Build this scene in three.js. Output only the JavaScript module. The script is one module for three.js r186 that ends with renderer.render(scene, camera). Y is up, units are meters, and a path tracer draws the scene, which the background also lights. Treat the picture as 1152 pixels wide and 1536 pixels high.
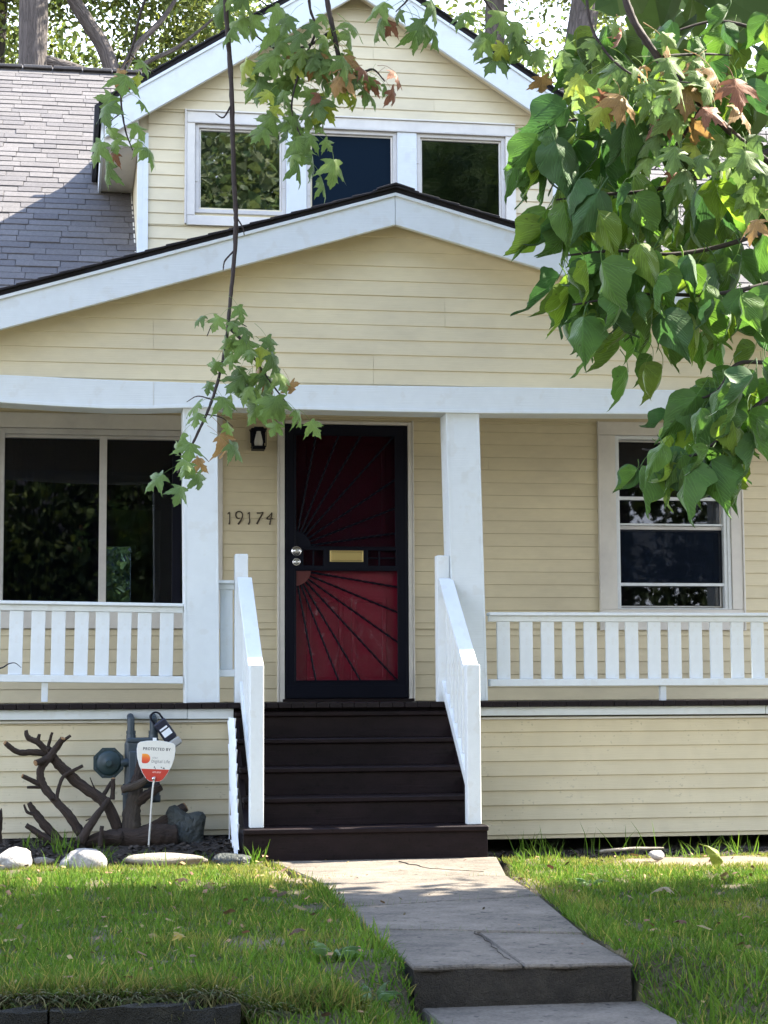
import * as THREE from 'three';
import { RoundedBoxGeometry } from 'three/addons/geometries/RoundedBoxGeometry.js';
import { mergeGeometries, mergeVertices } from 'three/addons/utils/BufferGeometryUtils.js';

// ---------------------------------------------------------------- camera, sky, sun, exposure
const EXPOSURE = 5.7, SKY = 0.82, SUN = 5.0;
const scene = new THREE.Scene();
const camera = new THREE.PerspectiveCamera(2 * Math.atan(768 / 2844) * 180 / Math.PI, 0.75, 0.05, 400);
camera.position.set(0, 1.0, 14.77);
camera.rotation.order = 'YXZ';
camera.rotation.set(Math.atan((1045 - 768) / 2844), -9.5 * Math.PI / 180, -0.3 * Math.PI / 180);
const renderer = new THREE.WebGLRenderer({ antialias: true });
renderer.toneMapping = THREE.LinearToneMapping;
renderer.toneMappingExposure = EXPOSURE;
renderer.shadowMap.enabled = true;

const V = (x, y, z) => new THREE.Vector3(x, y, z);
const SUNDIR = V(0.95, 1, -0.187).normalize();
function mulberry(a) { return () => { a |= 0; a = a + 0x6D2B79F5 | 0; let t = Math.imul(a ^ a >>> 15, 1 | a); t = t + Math.imul(t ^ t >>> 7, 61 | t) ^ t; return ((t ^ t >>> 14) >>> 0) / 4294967296; }; }
const clamp = (x, a, b) => Math.min(b, Math.max(a, x)), mix = (a, b, t) => a + (b - a) * t;
const sstep = (a, b, x) => { const t = clamp((x - a) / (b - a), 0, 1); return t * t * (3 - 2 * t); };
function lattice(seed, n) { const r = mulberry(seed), a = new Float32Array(n * n); for (let i = 0; i < a.length; i++) a[i] = r(); return a; }
// periodic value noise over [0,1)^2
function pnoise(seed, n) {
  const L = lattice(seed, n);
  return (u, v) => {
    const x = ((u % 1) + 1) % 1 * n, y = ((v % 1) + 1) % 1 * n, i = Math.floor(x), j = Math.floor(y), fx = x - i, fy = y - j;
    const sx = fx * fx * (3 - 2 * fx), sy = fy * fy * (3 - 2 * fy), i1 = (i + 1) % n, j1 = (j + 1) % n;
    return mix(mix(L[j % n * n + i % n], L[j % n * n + i1], sx), mix(L[j1 * n + i % n], L[j1 * n + i1], sx), sy);
  };
}
function pfbm(seed, n, oct) { const f = []; for (let k = 0; k < oct; k++) f.push(pnoise(seed + k * 17, n << k)); return (u, v) => { let s = 0, a = 0.5, t = 0; for (const q of f) { s += a * q(u, v); t += a; a *= 0.5; } return s / t; }; }

{ // sky: pale, hazy summer sky with soft thin cloud
  const W = 512, H = 256, data = new Float32Array(W * H * 4), cl = pfbm(5, 6, 5);
  for (let j = 0; j < H; j++) for (let i = 0; i < W; i++) {
    const e = ((j + 0.5) / H - 0.5) * Math.PI, a = ((i + 0.5) / W - 0.5) * 2 * Math.PI, y = Math.sin(e);
    const d = V(Math.cos(e) * Math.cos(a), y, Math.cos(e) * Math.sin(a));
    const k = Math.pow(clamp(y, 0, 1), 0.55);
    let c = [mix(1.42, 0.10, k), mix(1.44, 0.24, k), mix(1.44, 0.58, k)];
    if (y > 0) { const q = sstep(0.52, 0.78, cl(i / W, j / H * 0.8)) * sstep(0.02, 0.25, y) * 0.6; c = c.map((v, n) => mix(v, [0.95, 0.98, 1.02][n], q)); }
    else c = [0.4, 0.42, 0.42];
    const g = Math.pow(clamp(d.dot(SUNDIR), 0, 1), 24) * 0.9;
    for (let n = 0; n < 3; n++) data[(j * W + i) * 4 + n] = (c[n] + g * (y > 0 ? 1 : 0)) * SKY;
    data[(j * W + i) * 4 + 3] = 1;
  }
  const t = new THREE.DataTexture(data, W, H, THREE.RGBAFormat, THREE.FloatType);
  t.mapping = THREE.EquirectangularReflectionMapping; t.magFilter = t.minFilter = THREE.LinearFilter; t.wrapS = THREE.RepeatWrapping; t.needsUpdate = true;
  scene.background = t; scene.environment = t;
}
const sun = new THREE.DirectionalLight(new THREE.Color(1, 0.92, 0.78), SUN);
sun.position.copy(SUNDIR).multiplyScalar(40).add(V(2, 0, 4)); sun.target.position.set(2, 0, 4);
sun.castShadow = true; sun.shadow.mapSize.set(4096, 4096); sun.shadow.radius = 1.0; sun.shadow.bias = -0.0005;
Object.assign(sun.shadow.camera, { left: -22, right: 22, top: 22, bottom: -22, near: 1, far: 90 });
scene.add(sun, sun.target);

// ---------------------------------------------------------------- helpers: objects
const ORIGIN = new WeakMap(), taken = new Map();
function numbered(name) { const n = taken.get(name) || 0; taken.set(name, n + 1); return n ? `${name}_${String(n).padStart(3, '0')}` : name; }
function shadows(o) { o.traverse(m => { if (m.isMesh) { m.castShadow = true; m.receiveShadow = true; } }); return o; }
function thing(name, label, category, at = [0, 0, 0], group) {
  const o = new THREE.Group(); o.name = numbered(name); o.position.set(...at); scene.add(o);
  o.userData = { label, category }; if (group) o.userData.group = group;
  ORIGIN.set(o, V(...at)); return o;
}
// a part from geometry given in world coordinates
function part(name, geo, mat, parent, label) {
  const o = ORIGIN.get(parent) || V(0, 0, 0);
  if (o.lengthSq()) geo.translate(-o.x, -o.y, -o.z);
  const m = new THREE.Mesh(geo, mat); m.name = name; parent.add(m); ORIGIN.set(m, o);
  if (label) m.userData.label = label;
  return m;
}
// a part from shared geometry, placed
function piece(name, geo, mat, parent, pos, quat, scale) {
  const o = ORIGIN.get(parent) || V(0, 0, 0);
  const m = new THREE.Mesh(geo, mat); m.name = name; m.position.copy(pos).sub(o);
  if (quat) m.quaternion.copy(quat); if (scale) m.scale.copy(scale);
  parent.add(m); ORIGIN.set(m, o); return m;
}
function struct(name, geo, mat) { const m = new THREE.Mesh(geo, mat); m.name = numbered(name); m.userData.kind = 'structure'; scene.add(m); return m; }
function stuff(m, parent, name) { m.name = name; m.userData.kind = 'stuff'; parent.add(m); return m; }
// ---------------------------------------------------------------- helpers: geometry
function uvm(g, s = 1) {
  const p = g.attributes.position, n = g.attributes.normal, uv = new Float32Array(p.count * 2);
  for (let i = 0; i < p.count; i++) {
    const ax = Math.abs(n.getX(i)), ay = Math.abs(n.getY(i)), az = Math.abs(n.getZ(i));
    let u, v; if (ay > ax && ay > az) { u = p.getX(i); v = p.getZ(i); } else if (ax > az) { u = p.getZ(i); v = p.getY(i); } else { u = p.getX(i); v = p.getY(i); }
    uv[2 * i] = u * s; uv[2 * i + 1] = v * s;
  }
  g.setAttribute('uv', new THREE.BufferAttribute(uv, 2)); return g;
}
function bx(x0, x1, y0, y1, z0, z1, r = 0.004) {
  const w = x1 - x0, h = y1 - y0, d = z1 - z0; r = Math.min(r, w * 0.3, h * 0.3, d * 0.3);
  const g = new RoundedBoxGeometry(w, h, d, 1, r); g.translate((x0 + x1) / 2, (y0 + y1) / 2, (z0 + z1) / 2); return uvm(g);
}
function plain(x0, x1, y0, y1, z0, z1) { const g = new THREE.BoxGeometry(x1 - x0, y1 - y0, z1 - z0); g.translate((x0 + x1) / 2, (y0 + y1) / 2, (z0 + z1) / 2); return uvm(g); }
function prism(pts, z0, z1, bevel = 0.004, holes = []) {
  const s = new THREE.Shape(pts.map(p => new THREE.Vector2(p[0], p[1])));
  for (const h of holes) s.holes.push(new THREE.Path(h.map(p => new THREE.Vector2(p[0], p[1]))));
  const g = new THREE.ExtrudeGeometry(s, { depth: z1 - z0 - 2 * bevel, bevelEnabled: bevel > 0, bevelThickness: bevel, bevelSize: bevel, bevelOffset: -bevel, bevelSegments: 1, curveSegments: 8 });
  g.translate(0, 0, z0 + bevel); return uvm(g);
}
const rect = (x0, x1, y0, y1) => [[x0, y0], [x1, y0], [x1, y1], [x0, y1]];
// prism whose outline lies in the plane of z (first number) and y, running along x
function prismX(zy, x0, x1, bevel = 0.004, holes = []) { // local x = -z
  const g = prism(zy.map(p => [-p[0], p[1]]), x0, x1, bevel, holes.map(h => h.map(p => [-p[0], p[1]])));
  g.rotateY(Math.PI / 2); // (x,y,z)->(z,y,-x)
  return uvm(g);
}
function flat(quads) { // list of quads (4 points) or triangles, flat shaded
  const p = []; for (const q of quads) { p.push(...q[0], ...q[1], ...q[2]); if (q.length > 3) p.push(...q[0], ...q[2], ...q[3]); }
  const g = new THREE.BufferGeometry(); g.setAttribute('position', new THREE.Float32BufferAttribute(p, 3)); g.computeVertexNormals(); return uvm(g);
}
// lap siding board: [x at bottom left, bottom right, top left, top right]
function lap(xs, y, h, z, t = 0.013) {
  const [a, b, c, d] = xs, c1 = 0.0035, ov = 0.0, top = y + h + ov;
  const B0 = [a, y, z - 0.002], B1 = [b, y, z - 0.002], F0 = [a, y, z + t - c1], F1 = [b, y, z + t - c1], G0 = [a, y + c1, z + t], G1 = [b, y + c1, z + t], T0 = [c, top, z + 0.0015], T1 = [d, top, z + 0.0015];
  return flat([[B0, B1, F1, F0], [F0, F1, G1, G0], [G0, G1, T1, T0], [B0, F0, G0, T0], [B1, T1, G1, F1]]);
}
function tube(pts, radii, radial = 8, seg = 6, bump = 0, seed = 1, cap = true) {
  const curve = new THREE.CatmullRomCurve3(pts.map(p => p.isVector3 ? p : V(...p)), false, 'centripetal'), n = Math.max(2, (pts.length - 1) * seg), r = mulberry(seed);
  const fr = curve.computeFrenetFrames(n, false), pos = [], uv = [], idx = []; let len = 0, prev = null;
  for (let i = 0; i <= n; i++) {
    const t = i / n, p = curve.getPoint(t), f = t * (radii.length - 1), k = Math.min(radii.length - 2, Math.floor(f)), R = radii.length > 1 ? mix(radii[k], radii[k + 1], f - k) : radii[0];
    if (prev) len += p.distanceTo(prev); prev = p;
    // frames at parameter t (uniform), good enough for gentle bends
    const tan = curve.getTangent(t), N = fr.normals[i].clone().sub(tan.clone().multiplyScalar(tan.dot(fr.normals[i]))).normalize(), Bn = tan.clone().cross(N);
    for (let j = 0; j <= radial; j++) {
      const a = j / radial * 2 * Math.PI, rr = R * (1 + (j < radial ? bump * (r() - 0.5) : 0));
      const q = p.clone().addScaledVector(N, Math.cos(a) * rr).addScaledVector(Bn, Math.sin(a) * rr);
      if (j === radial) { const o = (i * (radial + 1)) * 3; q.set(pos[o], pos[o + 1], pos[o + 2]); }
      pos.push(q.x, q.y, q.z); uv.push(j / radial * Math.max(2 * Math.PI * radii[0], 0.02), len);
    }
  }
  for (let i = 0; i < n; i++) for (let j = 0; j < radial; j++) { const a = i * (radial + 1) + j, b = a + radial + 1; idx.push(a, a + 1, b, b, a + 1, b + 1); }
  if (cap) for (const i of [0, n]) { const c = pos.length / 3, p = curve.getPoint(i / n); pos.push(p.x, p.y, p.z); uv.push(0, 0); for (let j = 0; j < radial; j++) { const a = i * (radial + 1) + j; idx.push(c, i ? a : a + 1, i ? a + 1 : a); } }
  const g = new THREE.BufferGeometry(); g.setAttribute('position', new THREE.Float32BufferAttribute(pos, 3)); g.setAttribute('uv', new THREE.Float32BufferAttribute(uv, 2)); g.setIndex(idx); g.computeVertexNormals(); return g;
}
function merge(list) { return mergeGeometries(list.map(g => { g = g.index ? g.toNonIndexed() : g; for (const k of Object.keys(g.attributes)) if (!['position', 'normal', 'uv'].includes(k)) g.deleteAttribute(k); return g; })); }
function rotAbout(g, x, y, z, ax, ang) { g.translate(-x, -y, -z); g['rotate' + ax](ang); g.translate(x, y, z); return g; }
function lathe(pr, x, y, z, seg = 20) { const g = new THREE.LatheGeometry(pr.map(p => new THREE.Vector2(p[0], p[1])), seg); g.translate(x, y, z); return g; }
function blob(seed, rx, ry, rz, detail = 3, rough = 0.25) { // irregular stone
  let g = new THREE.IcosahedronGeometry(1, detail); g.deleteAttribute('uv'); g.deleteAttribute('normal'); g = mergeVertices(g, 1e-4);
  const p = g.attributes.position, r = mulberry(seed), dirs = []; for (let k = 0; k < 26; k++) dirs.push([V(r() - 0.5, r() - 0.5, r() - 0.5).normalize(), (r() - 0.4) * rough, 3 + r() * 8]);
  for (let i = 0; i < p.count; i++) { const v = V(p.getX(i), p.getY(i), p.getZ(i)).normalize(); let s = 1; for (const [d, a, k] of dirs) s += a * Math.pow(Math.max(0, v.dot(d)), k); for (const [d] of dirs.slice(0, 9)) { const e = v.dot(d); if (e > 0.55) s *= 1 - 0.55 * rough * (e - 0.55); } s += (r() - 0.5) * 0.05 + 0.14 * rough * (F16(v.x * 0.5 + 0.5 + v.z * 0.2, v.y * 0.5 + 0.5) - 0.5); p.setXYZ(i, v.x * s * rx, v.y * s * ry, v.z * s * rz); }
  g.computeVertexNormals(); return uvm(g);
}
// ---------------------------------------------------------------- textures and materials
function tex(size, fn, srgb, rep = 1) {
  const d = new Uint8Array(size * size * 4);
  for (let j = 0; j < size; j++) for (let i = 0; i < size; i++) { const c = fn(i / size, j / size), o = (j * size + i) * 4; for (let k = 0; k < 3; k++) d[o + k] = clamp((typeof c === 'number' ? c : c[k]) * 255, 0, 255); d[o + 3] = 255; }
  const t = new THREE.DataTexture(d, size, size); t.magFilter = t.minFilter = THREE.LinearFilter; t.wrapS = t.wrapT = THREE.RepeatWrapping; t.repeat.set(rep, rep);
  if (srgb) t.colorSpace = THREE.SRGBColorSpace; t.needsUpdate = true; return t;
}
const rep = (t, x, y) => { const c = t.clone(); c.repeat.set(x, y); c.needsUpdate = true; return c; };
const col = (r, g, b) => new THREE.Color().setRGB(r, g, b);
const F8 = pfbm(11, 8, 5), F4 = pfbm(23, 4, 6), F32 = pfbm(31, 32, 3), F64 = pnoise(37, 128), F16 = pfbm(41, 16, 4);
const mottle = tex(512, (u, v) => { const a = F4(u, v), b = F32(u, v); const k = 0.74 + 0.26 * a + 0.08 * b; return [k, k, k * (1.02 - 0.05 * a)]; }, false);
const grimy = tex(512, (u, v) => { const a = F8(u, v), b = F32(u * 1, v), d = sstep(0.62, 0.75, F16(u, v)) * 0.25; const k = 0.90 + 0.07 * a + 0.06 * b - d * 0.16; return [k, k * (1 - d * 0.06), k * (1 - d * 0.14)]; }, false);
const grainBump = tex(512, (u, v) => 0.5 * F32(u, v) + 0.5 * F64(u, v), false);
const longGrain = tex(512, (u, v) => { const g = pgr(u, v); return g; }, false);
function pgr(u, v) { return 0.6 * F64(u * 0.06 + 0.1, v) + 0.4 * F32(u * 0.12, v); }
const gritCol = tex(512, (u, v) => { const a = F64(u, v), b = F32(u, v), c = F8(u, v); const k = 0.55 + 0.35 * a * b * 2 + 0.2 * (c - 0.5); return [k, k, k]; }, false);
const stain = tex(512, (u, v) => { const a = F64(u, v), b = F8(u, v), c = F16(v, u), d = sstep(0.8, 0.9, F32(u, v)); const k = 0.3 + 0.75 * b * (0.6 + 0.8 * c) + 0.25 * (a - 0.5) + 0.7 * d; return [k, k, k * 0.97]; }, false);
const worn = tex(512, (u, v) => { const a = F64(u, v), b = F4(u, v), c = F16(v, u), d = F32(u, v); const k = 0.64 + 0.62 * (b - 0.38) + 0.4 * (c - 0.5) + 0.3 * (a - 0.5) - 0.35 * sstep(0.70, 0.78, d); return [k, k * 0.99, k * 0.97]; }, false);
const speck = tex(512, (u, v) => { const a = F32(u, v), b = F4(u, v), c = F8(u * 1, v * 0.3), d = sstep(0.70, 0.76, a) * sstep(0.45, 0.62, b) * 0.2; const k = 0.84 + 0.12 * b + 0.1 * (c - 0.5) - d; return [k, k * 0.995, k * (0.98 - 0.05 * d)]; }, false);
const crumple = tex(512, (u, v) => { const f = pfbmC(u, v); return f; }, false);
function pfbmC(u, v) { const a = F4(u, v), b = F8(v, u), c = F16(u, v); return clamp(0.6 * Math.abs(a - 0.5) * 2 + 0.3 * Math.abs(b - 0.5) * 2 + 0.1 * c, 0, 1); }
const barkBump = tex(512, (u, v) => { const w = F8(u, v * 0.5) * 0.12; const r = Math.abs(F16(u + w, v * 0.22) - 0.5) * 2; return clamp(0.75 * Math.pow(r, 0.6) + 0.25 * F32(u, v), 0, 1); }, false);
const barkCol = tex(512, (u, v) => { const w = F8(u, v * 0.5) * 0.12; const r = Math.abs(F16(u + w, v * 0.22) - 0.5) * 2, k = 0.4 + 0.6 * Math.pow(r, 0.5) + 0.15 * (F8(u, v) - 0.5); return [k, k * 0.97, k * 0.94]; }, false);
const MS = (o) => new THREE.MeshStandardMaterial(o), MP = (o) => new THREE.MeshPhysicalMaterial(o);
const M = {
  siding: [0.985, 1.0, 1.02].map((k, i) => MS({ color: col(0.69 * k, 0.615 * k, 0.425 * k), roughness: 0.6, map: rep(mottle, 0.45, 0.9), bumpMap: rep(longGrain, 1.5, 5), bumpScale: 0.0006 })),
  skirt: [0.985, 1.0, 1.02].map(k => MS({ color: col(0.66 * k, 0.585 * k, 0.41 * k), roughness: 0.65, map: rep(speck, 1.3, 1.9), bumpMap: rep(longGrain, 1.5, 5), bumpScale: 0.0006 })),
  white: MS({ color: col(0.65, 0.70, 0.72), roughness: 0.55, map: rep(grimy, 0.7, 0.7), bumpMap: rep(longGrain, 1.2, 4), bumpScale: 0.0008 }),
  whiteRail: MS({ color: col(0.68, 0.725, 0.745), roughness: 0.5, map: rep(grimy, 1.1, 1.1), bumpMap: rep(grainBump, 2, 2), bumpScale: 0.0006 }),
  trim: MS({ color: col(0.70, 0.68, 0.63), roughness: 0.5, map: rep(mottle, 1, 1) }),
  frame: MS({ color: col(0.60, 0.585, 0.56), roughness: 0.45, map: rep(mottle, 2, 2) }),
  ceiling: MS({ color: col(0.76, 0.74, 0.68), roughness: 0.7, map: rep(mottle, 1, 1) }),
  shingle: [[0.128, 0.116, 0.112], [0.140, 0.128, 0.122], [0.114, 0.104, 0.103], [0.152, 0.139, 0.134]].map(c => MS({ color: col(...c), roughness: 0.9, map: rep(gritCol, 3, 3), bumpMap: rep(grainBump, 6, 6), bumpScale: 0.0025 })),
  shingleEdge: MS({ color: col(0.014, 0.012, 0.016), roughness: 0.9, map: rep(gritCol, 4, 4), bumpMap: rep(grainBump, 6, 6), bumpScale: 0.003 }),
  step: MP({ color: col(0.014, 0.008, 0.010), roughness: 0.5, specularIntensity: 0.35, map: rep(worn, 1.1, 1.6), bumpMap: rep(longGrain, 1, 4), bumpScale: 0.0008 }),
  deck: MP({ color: col(0.014, 0.010, 0.011), roughness: 0.5, specularIntensity: 0.3, map: rep(mottle, 1.3, 1.3) }),
  black: MP({ color: col(0.005, 0.006, 0.013), roughness: 0.45, specularIntensity: 0.25 }),
  blackRough: MS({ color: col(0.012, 0.012, 0.014), roughness: 0.8 }),
  red: MS({ color: col(0.21, 0.003, 0.026), roughness: 0.3, map: rep(mottle, 1, 1) }),
  redDark: MS({ color: col(0.09, 0.006, 0.012), roughness: 0.4 }),
  rust: MS({ color: col(0.10, 0.02, 0.018), roughness: 0.7, map: rep(grimy, 3, 3) }),
  screen: MP({ color: col(0.004, 0.004, 0.010), roughness: 0.8, specularIntensity: 0.1, transparent: true, opacity: 0.42 }),
  film: MP({ color: col(0.95, 0.90, 0.92), roughness: 0.03, transmission: 1, thickness: 0, ior: 1.5, specularIntensity: 0.32, bumpMap: rep(crumple, 1.4, 1.4), bumpScale: 0.03 }),
  brass: MS({ color: col(0.62, 0.48, 0.20), roughness: 0.35, metalness: 0.7 }),
  steel: MS({ color: col(0.6, 0.6, 0.6), roughness: 0.25, metalness: 0.9 }),
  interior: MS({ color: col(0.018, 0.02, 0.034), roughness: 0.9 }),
  glass: MP({ color: col(0.3, 0.38, 0.52), specularIntensity: 0.6, roughness: 0.015, transmission: 1, thickness: 0, ior: 1.75 }),
  glassBright: MP({ color: col(0.3, 0.36, 0.5), roughness: 0.015, transmission: 1, thickness: 0, ior: 2.6 }),
  glassDull: MP({ color: col(0.3, 0.36, 0.45), roughness: 0.06, transmission: 1, thickness: 0, ior: 1.6, bumpMap: rep(crumple, 0.9, 0.9), bumpScale: 0.002 }),
  bugScreen: MP({ color: col(0.005, 0.012, 0.022), roughness: 0.8, specularIntensity: 0.1 }),
  sunScreen: MP({ color: col(0.004, 0.009, 0.02), roughness: 0.7, specularIntensity: 0.15, transparent: true, opacity: 0.55 }),
  bark: MS({ color: col(0.115, 0.10, 0.095), roughness: 0.95, map: rep(barkCol, 1.2, 0.8), bumpMap: rep(barkBump, 1.2, 0.8), bumpScale: 0.03 }),
  twig: MS({ color: col(0.045, 0.032, 0.03), roughness: 0.8, map: rep(barkCol, 8, 6), bumpMap: rep(barkBump, 8, 6), bumpScale: 0.001 }),
  darkEdging: MS({ color: col(0.024, 0.022, 0.014), roughness: 1, map: rep(stain, 1.6, 1.6), bumpMap: rep(grainBump, 3, 3), bumpScale: 0.015 }),  // very dark blotched tone for the edging blocks
  deadwood: MS({ color: col(0.042, 0.026, 0.018), roughness: 0.9, map: rep(barkCol, 5, 3), bumpMap: rep(barkBump, 5, 3), bumpScale: 0.008 }),
  deadgrey: MS({ color: col(0.058, 0.045, 0.034), roughness: 0.9, map: rep(barkCol, 6, 3), bumpMap: rep(barkBump, 6, 3), bumpScale: 0.006 }),
  cutwood: MS({ color: col(0.26, 0.15, 0.07), roughness: 0.85, map: rep(mottle, 8, 8) }),
  meter: MS({ color: col(0.036, 0.052, 0.066), roughness: 0.5, map: rep(grimy, 4, 4) }),
  meterDark: MS({ color: col(0.035, 0.05, 0.065), roughness: 0.55, map: rep(grimy, 4, 4) }),
  regulator: MS({ color: col(0.014, 0.034, 0.042), roughness: 0.5, map: rep(grimy, 5, 5) }),
  plasticBlack: MS({ color: col(0.012, 0.014, 0.03), roughness: 0.35 }),
  plasticGrey: MS({ color: col(0.32, 0.32, 0.31), roughness: 0.5 }),
  paper: MS({ color: col(0.75, 0.78, 0.82), roughness: 0.7 }),
  stone: MS({ color: col(0.52, 0.49, 0.46), roughness: 0.9, map: rep(gritCol, 3, 3), bumpMap: rep(grainBump, 4, 4), bumpScale: 0.008 }),
  slabstone: MS({ color: col(0.40, 0.36, 0.30), roughness: 0.95, map: rep(gritCol, 3, 3), bumpMap: rep(grainBump, 5, 5), bumpScale: 0.008 }),
  darkstone: MS({ color: col(0.036, 0.042, 0.038), roughness: 0.6, map: rep(grimy, 4, 4), bumpMap: rep(crumple, 5, 5), bumpScale: 0.02 }),
  concrete: [1, 0.93, 1.05].map(k => MS({ color: col(0.205 * k, 0.174 * k, 0.14 * k), roughness: 0.95, map: rep(worn, 0.9, 0.9), bumpMap: rep(grainBump, 3, 3), bumpScale: 0.005 })),
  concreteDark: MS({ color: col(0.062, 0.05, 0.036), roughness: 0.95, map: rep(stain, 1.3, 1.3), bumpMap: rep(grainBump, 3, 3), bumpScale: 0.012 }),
  paleRoad: MS({ color: col(0.24, 0.22, 0.2), roughness: 0.95, map: rep(gritCol, 1, 1) }),  // pale tone lets the unseen road bounce sunlight onto the porch
  ground: MS({ color: col(1, 1, 1), vertexColors: true, roughness: 1, map: rep(gritCol, 2, 2), bumpMap: rep(grainBump, 4, 4), bumpScale: 0.015 }),
  digit: MS({ color: col(0.055, 0.04, 0.025), roughness: 0.4, metalness: 0.4 }),
  frosted: MP({ color: col(0.62, 0.62, 0.58), roughness: 0.35 }),
  wire: MS({ color: col(0.01, 0.01, 0.012), roughness: 0.6 }),
  lattice: MS({ color: col(0.8, 0.83, 0.87), roughness: 0.6 }),
};
// ---------------------------------------------------------------- ground, path, road
const gn1 = pfbm(71, 16, 4), gn2 = pfbm(73, 6, 4);
const nz = (x, z) => gn1(x / 6, z / 6) - 0.5, nz2 = (x, z) => gn2(x / 9, z / 9);
const pathL = z => z < 4.4 ? mix(1.24, 1.36, sstep(3.1, 4.4, z)) : mix(1.36, 1.285, sstep(4.4, 7.7, z));
const pathR = z => z < 4.7 ? mix(2.66, 2.38, sstep(3.3, 4.7, z)) : mix(2.38, 2.115, sstep(4.7, 7.7, z));
const onPath = (x, z) => z > 3.05 && x > pathL(z) && x < pathR(z);
function ground(x, z) {
  let h = 0.018 * nz(x * 2, z * 2) * 2 + 0.03 * nz(x * 0.5, z * 0.5);
  if (x < 1.12) h += 0.085 * sstep(3.0, 2.5, z); else if (x > 2.6) h -= 0.015 + 0.04 * sstep(3.2, 2.7, z);
  const left = z > 8.405 ? -0.33 - 0.27 * sstep(8.6, 10.6, z) : 0.02 * sstep(7.2, 8.2, z), right = -0.6 * sstep(8.0, 10.6, z);
  h += mix(left, right, sstep(0.50, 0.62, x));
  if (z > 7.5) { const dd = x < 1.7 ? pathL(7.7) - x : x - pathR(7.7); h = mix(h, Math.min(h, -0.17 - 0.42 * sstep(8.8, 10.6, z)), sstep(0.42, 0.03, dd) * sstep(7.55, 7.95, z)); }
  if (z > 2.9 && z < 10.7 && x > pathL(Math.min(z, 7.7)) - 0.02 && x < pathR(Math.min(z, 7.7)) + 0.02) h -= 0.12 + (z > 7.6 ? 0.2 : 0) + (z > 9 ? 0.2 : 0);
  if (z < 2.0) h = Math.min(h, 0.02);
  return h;
}
const bare = (x, z) => { // 1 where soil shows
  let b = 0;
  if (x < 1.14) b = Math.max(b, sstep(3.05, 2.85, z + 0.25 * nz(x * 3, z * 3)));
  if (x > 2.55) b = Math.max(b, sstep(3.1, 2.75, z + 0.35 * (x - 3.2) * (x < 3.2 ? 1 : 0.15) + 0.7 * nz(x * 3, z * 3)) * 0.97);
  const e = (cx, cz, rx, rz) => sstep(1.15, 0.7, Math.hypot((x - cx) / rx, (z - cz) / rz) + 0.9 * nz(x * 3, z * 3));
  b = Math.max(b, e(3.95, 3.5, 0.65, 0.42), 0.8 * e(1.28, 4.1, 0.18, 0.5), 0.7 * e(0.1, 3.05, 0.6, 0.1), 0.6 * e(2.45, 5.1, 0.08, 0.9), 0.5 * e(3.3, 5.9, 0.25, 0.2), 0.5 * e(0.7, 3.25, 0.6, 0.12), 0.45 * e(0.85, 6.9, 0.3, 0.12));
  return clamp(b, 0, 1);
};
{
  const xs = [], zs = [];
  for (const v of [-140, -80, -40, -22, -14, -9, -6.5, -5]) xs.push(v); for (let v = -4; v <= 8.001; v += 0.075) xs.push(v); for (const v of [9, 11, 14, 20, 30, 50, 90, 145]) xs.push(v);
  for (const v of [-160, -100, -60, -35, -20, -12, -7, -3, 0, 1]) zs.push(v); for (let v = 1.5; v <= 12.3; v += 0.075) zs.push(v); for (const v of [13, 15, 19, 25, 34, 50, 80, 140]) zs.push(v);
  zs.push(8.396, 8.412); zs.sort((a, b) => a - b);
  const pos = [], c = [], idx = [], uv = [];
  for (const z of zs) for (const x of xs) {
    pos.push(x, z > 15 && z < 24 ? -0.85 : ground(x, z), z); uv.push(x * 0.5, z * 0.5);
    const b = bare(x, z), bed = (x < 1.14 && z < 3.0) || (x > 2.5 && z < 2.95), n = nz2(x * 4, z * 4);
    const soil = bed ? [0.030 + 0.02 * n, 0.023 + 0.015 * n, 0.018 + 0.011 * n] : [0.24 + 0.12 * n, 0.185 + 0.09 * n, 0.13 + 0.06 * n], gr = [0.075 + 0.07 * n, 0.068 + 0.05 * n, 0.03 + 0.03 * n];
    const k = bed ? Math.max(b, 0.7) : b; for (let i = 0; i < 3; i++) c.push(mix(gr[i], soil[i], k));
  }
  const w = xs.length; for (let j = 0; j < zs.length - 1; j++) for (let i = 0; i < w - 1; i++) { const a = j * w + i; idx.push(a, a + w, a + 1, a + 1, a + w, a + w + 1); }
  const g = new THREE.BufferGeometry(); g.setAttribute('position', new THREE.Float32BufferAttribute(pos, 3)); g.setAttribute('color', new THREE.Float32BufferAttribute(c, 3)); g.setAttribute('uv', new THREE.Float32BufferAttribute(uv, 2)); g.setIndex(idx); g.computeVertexNormals();
  struct('ground', g, M.ground);
}
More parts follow.
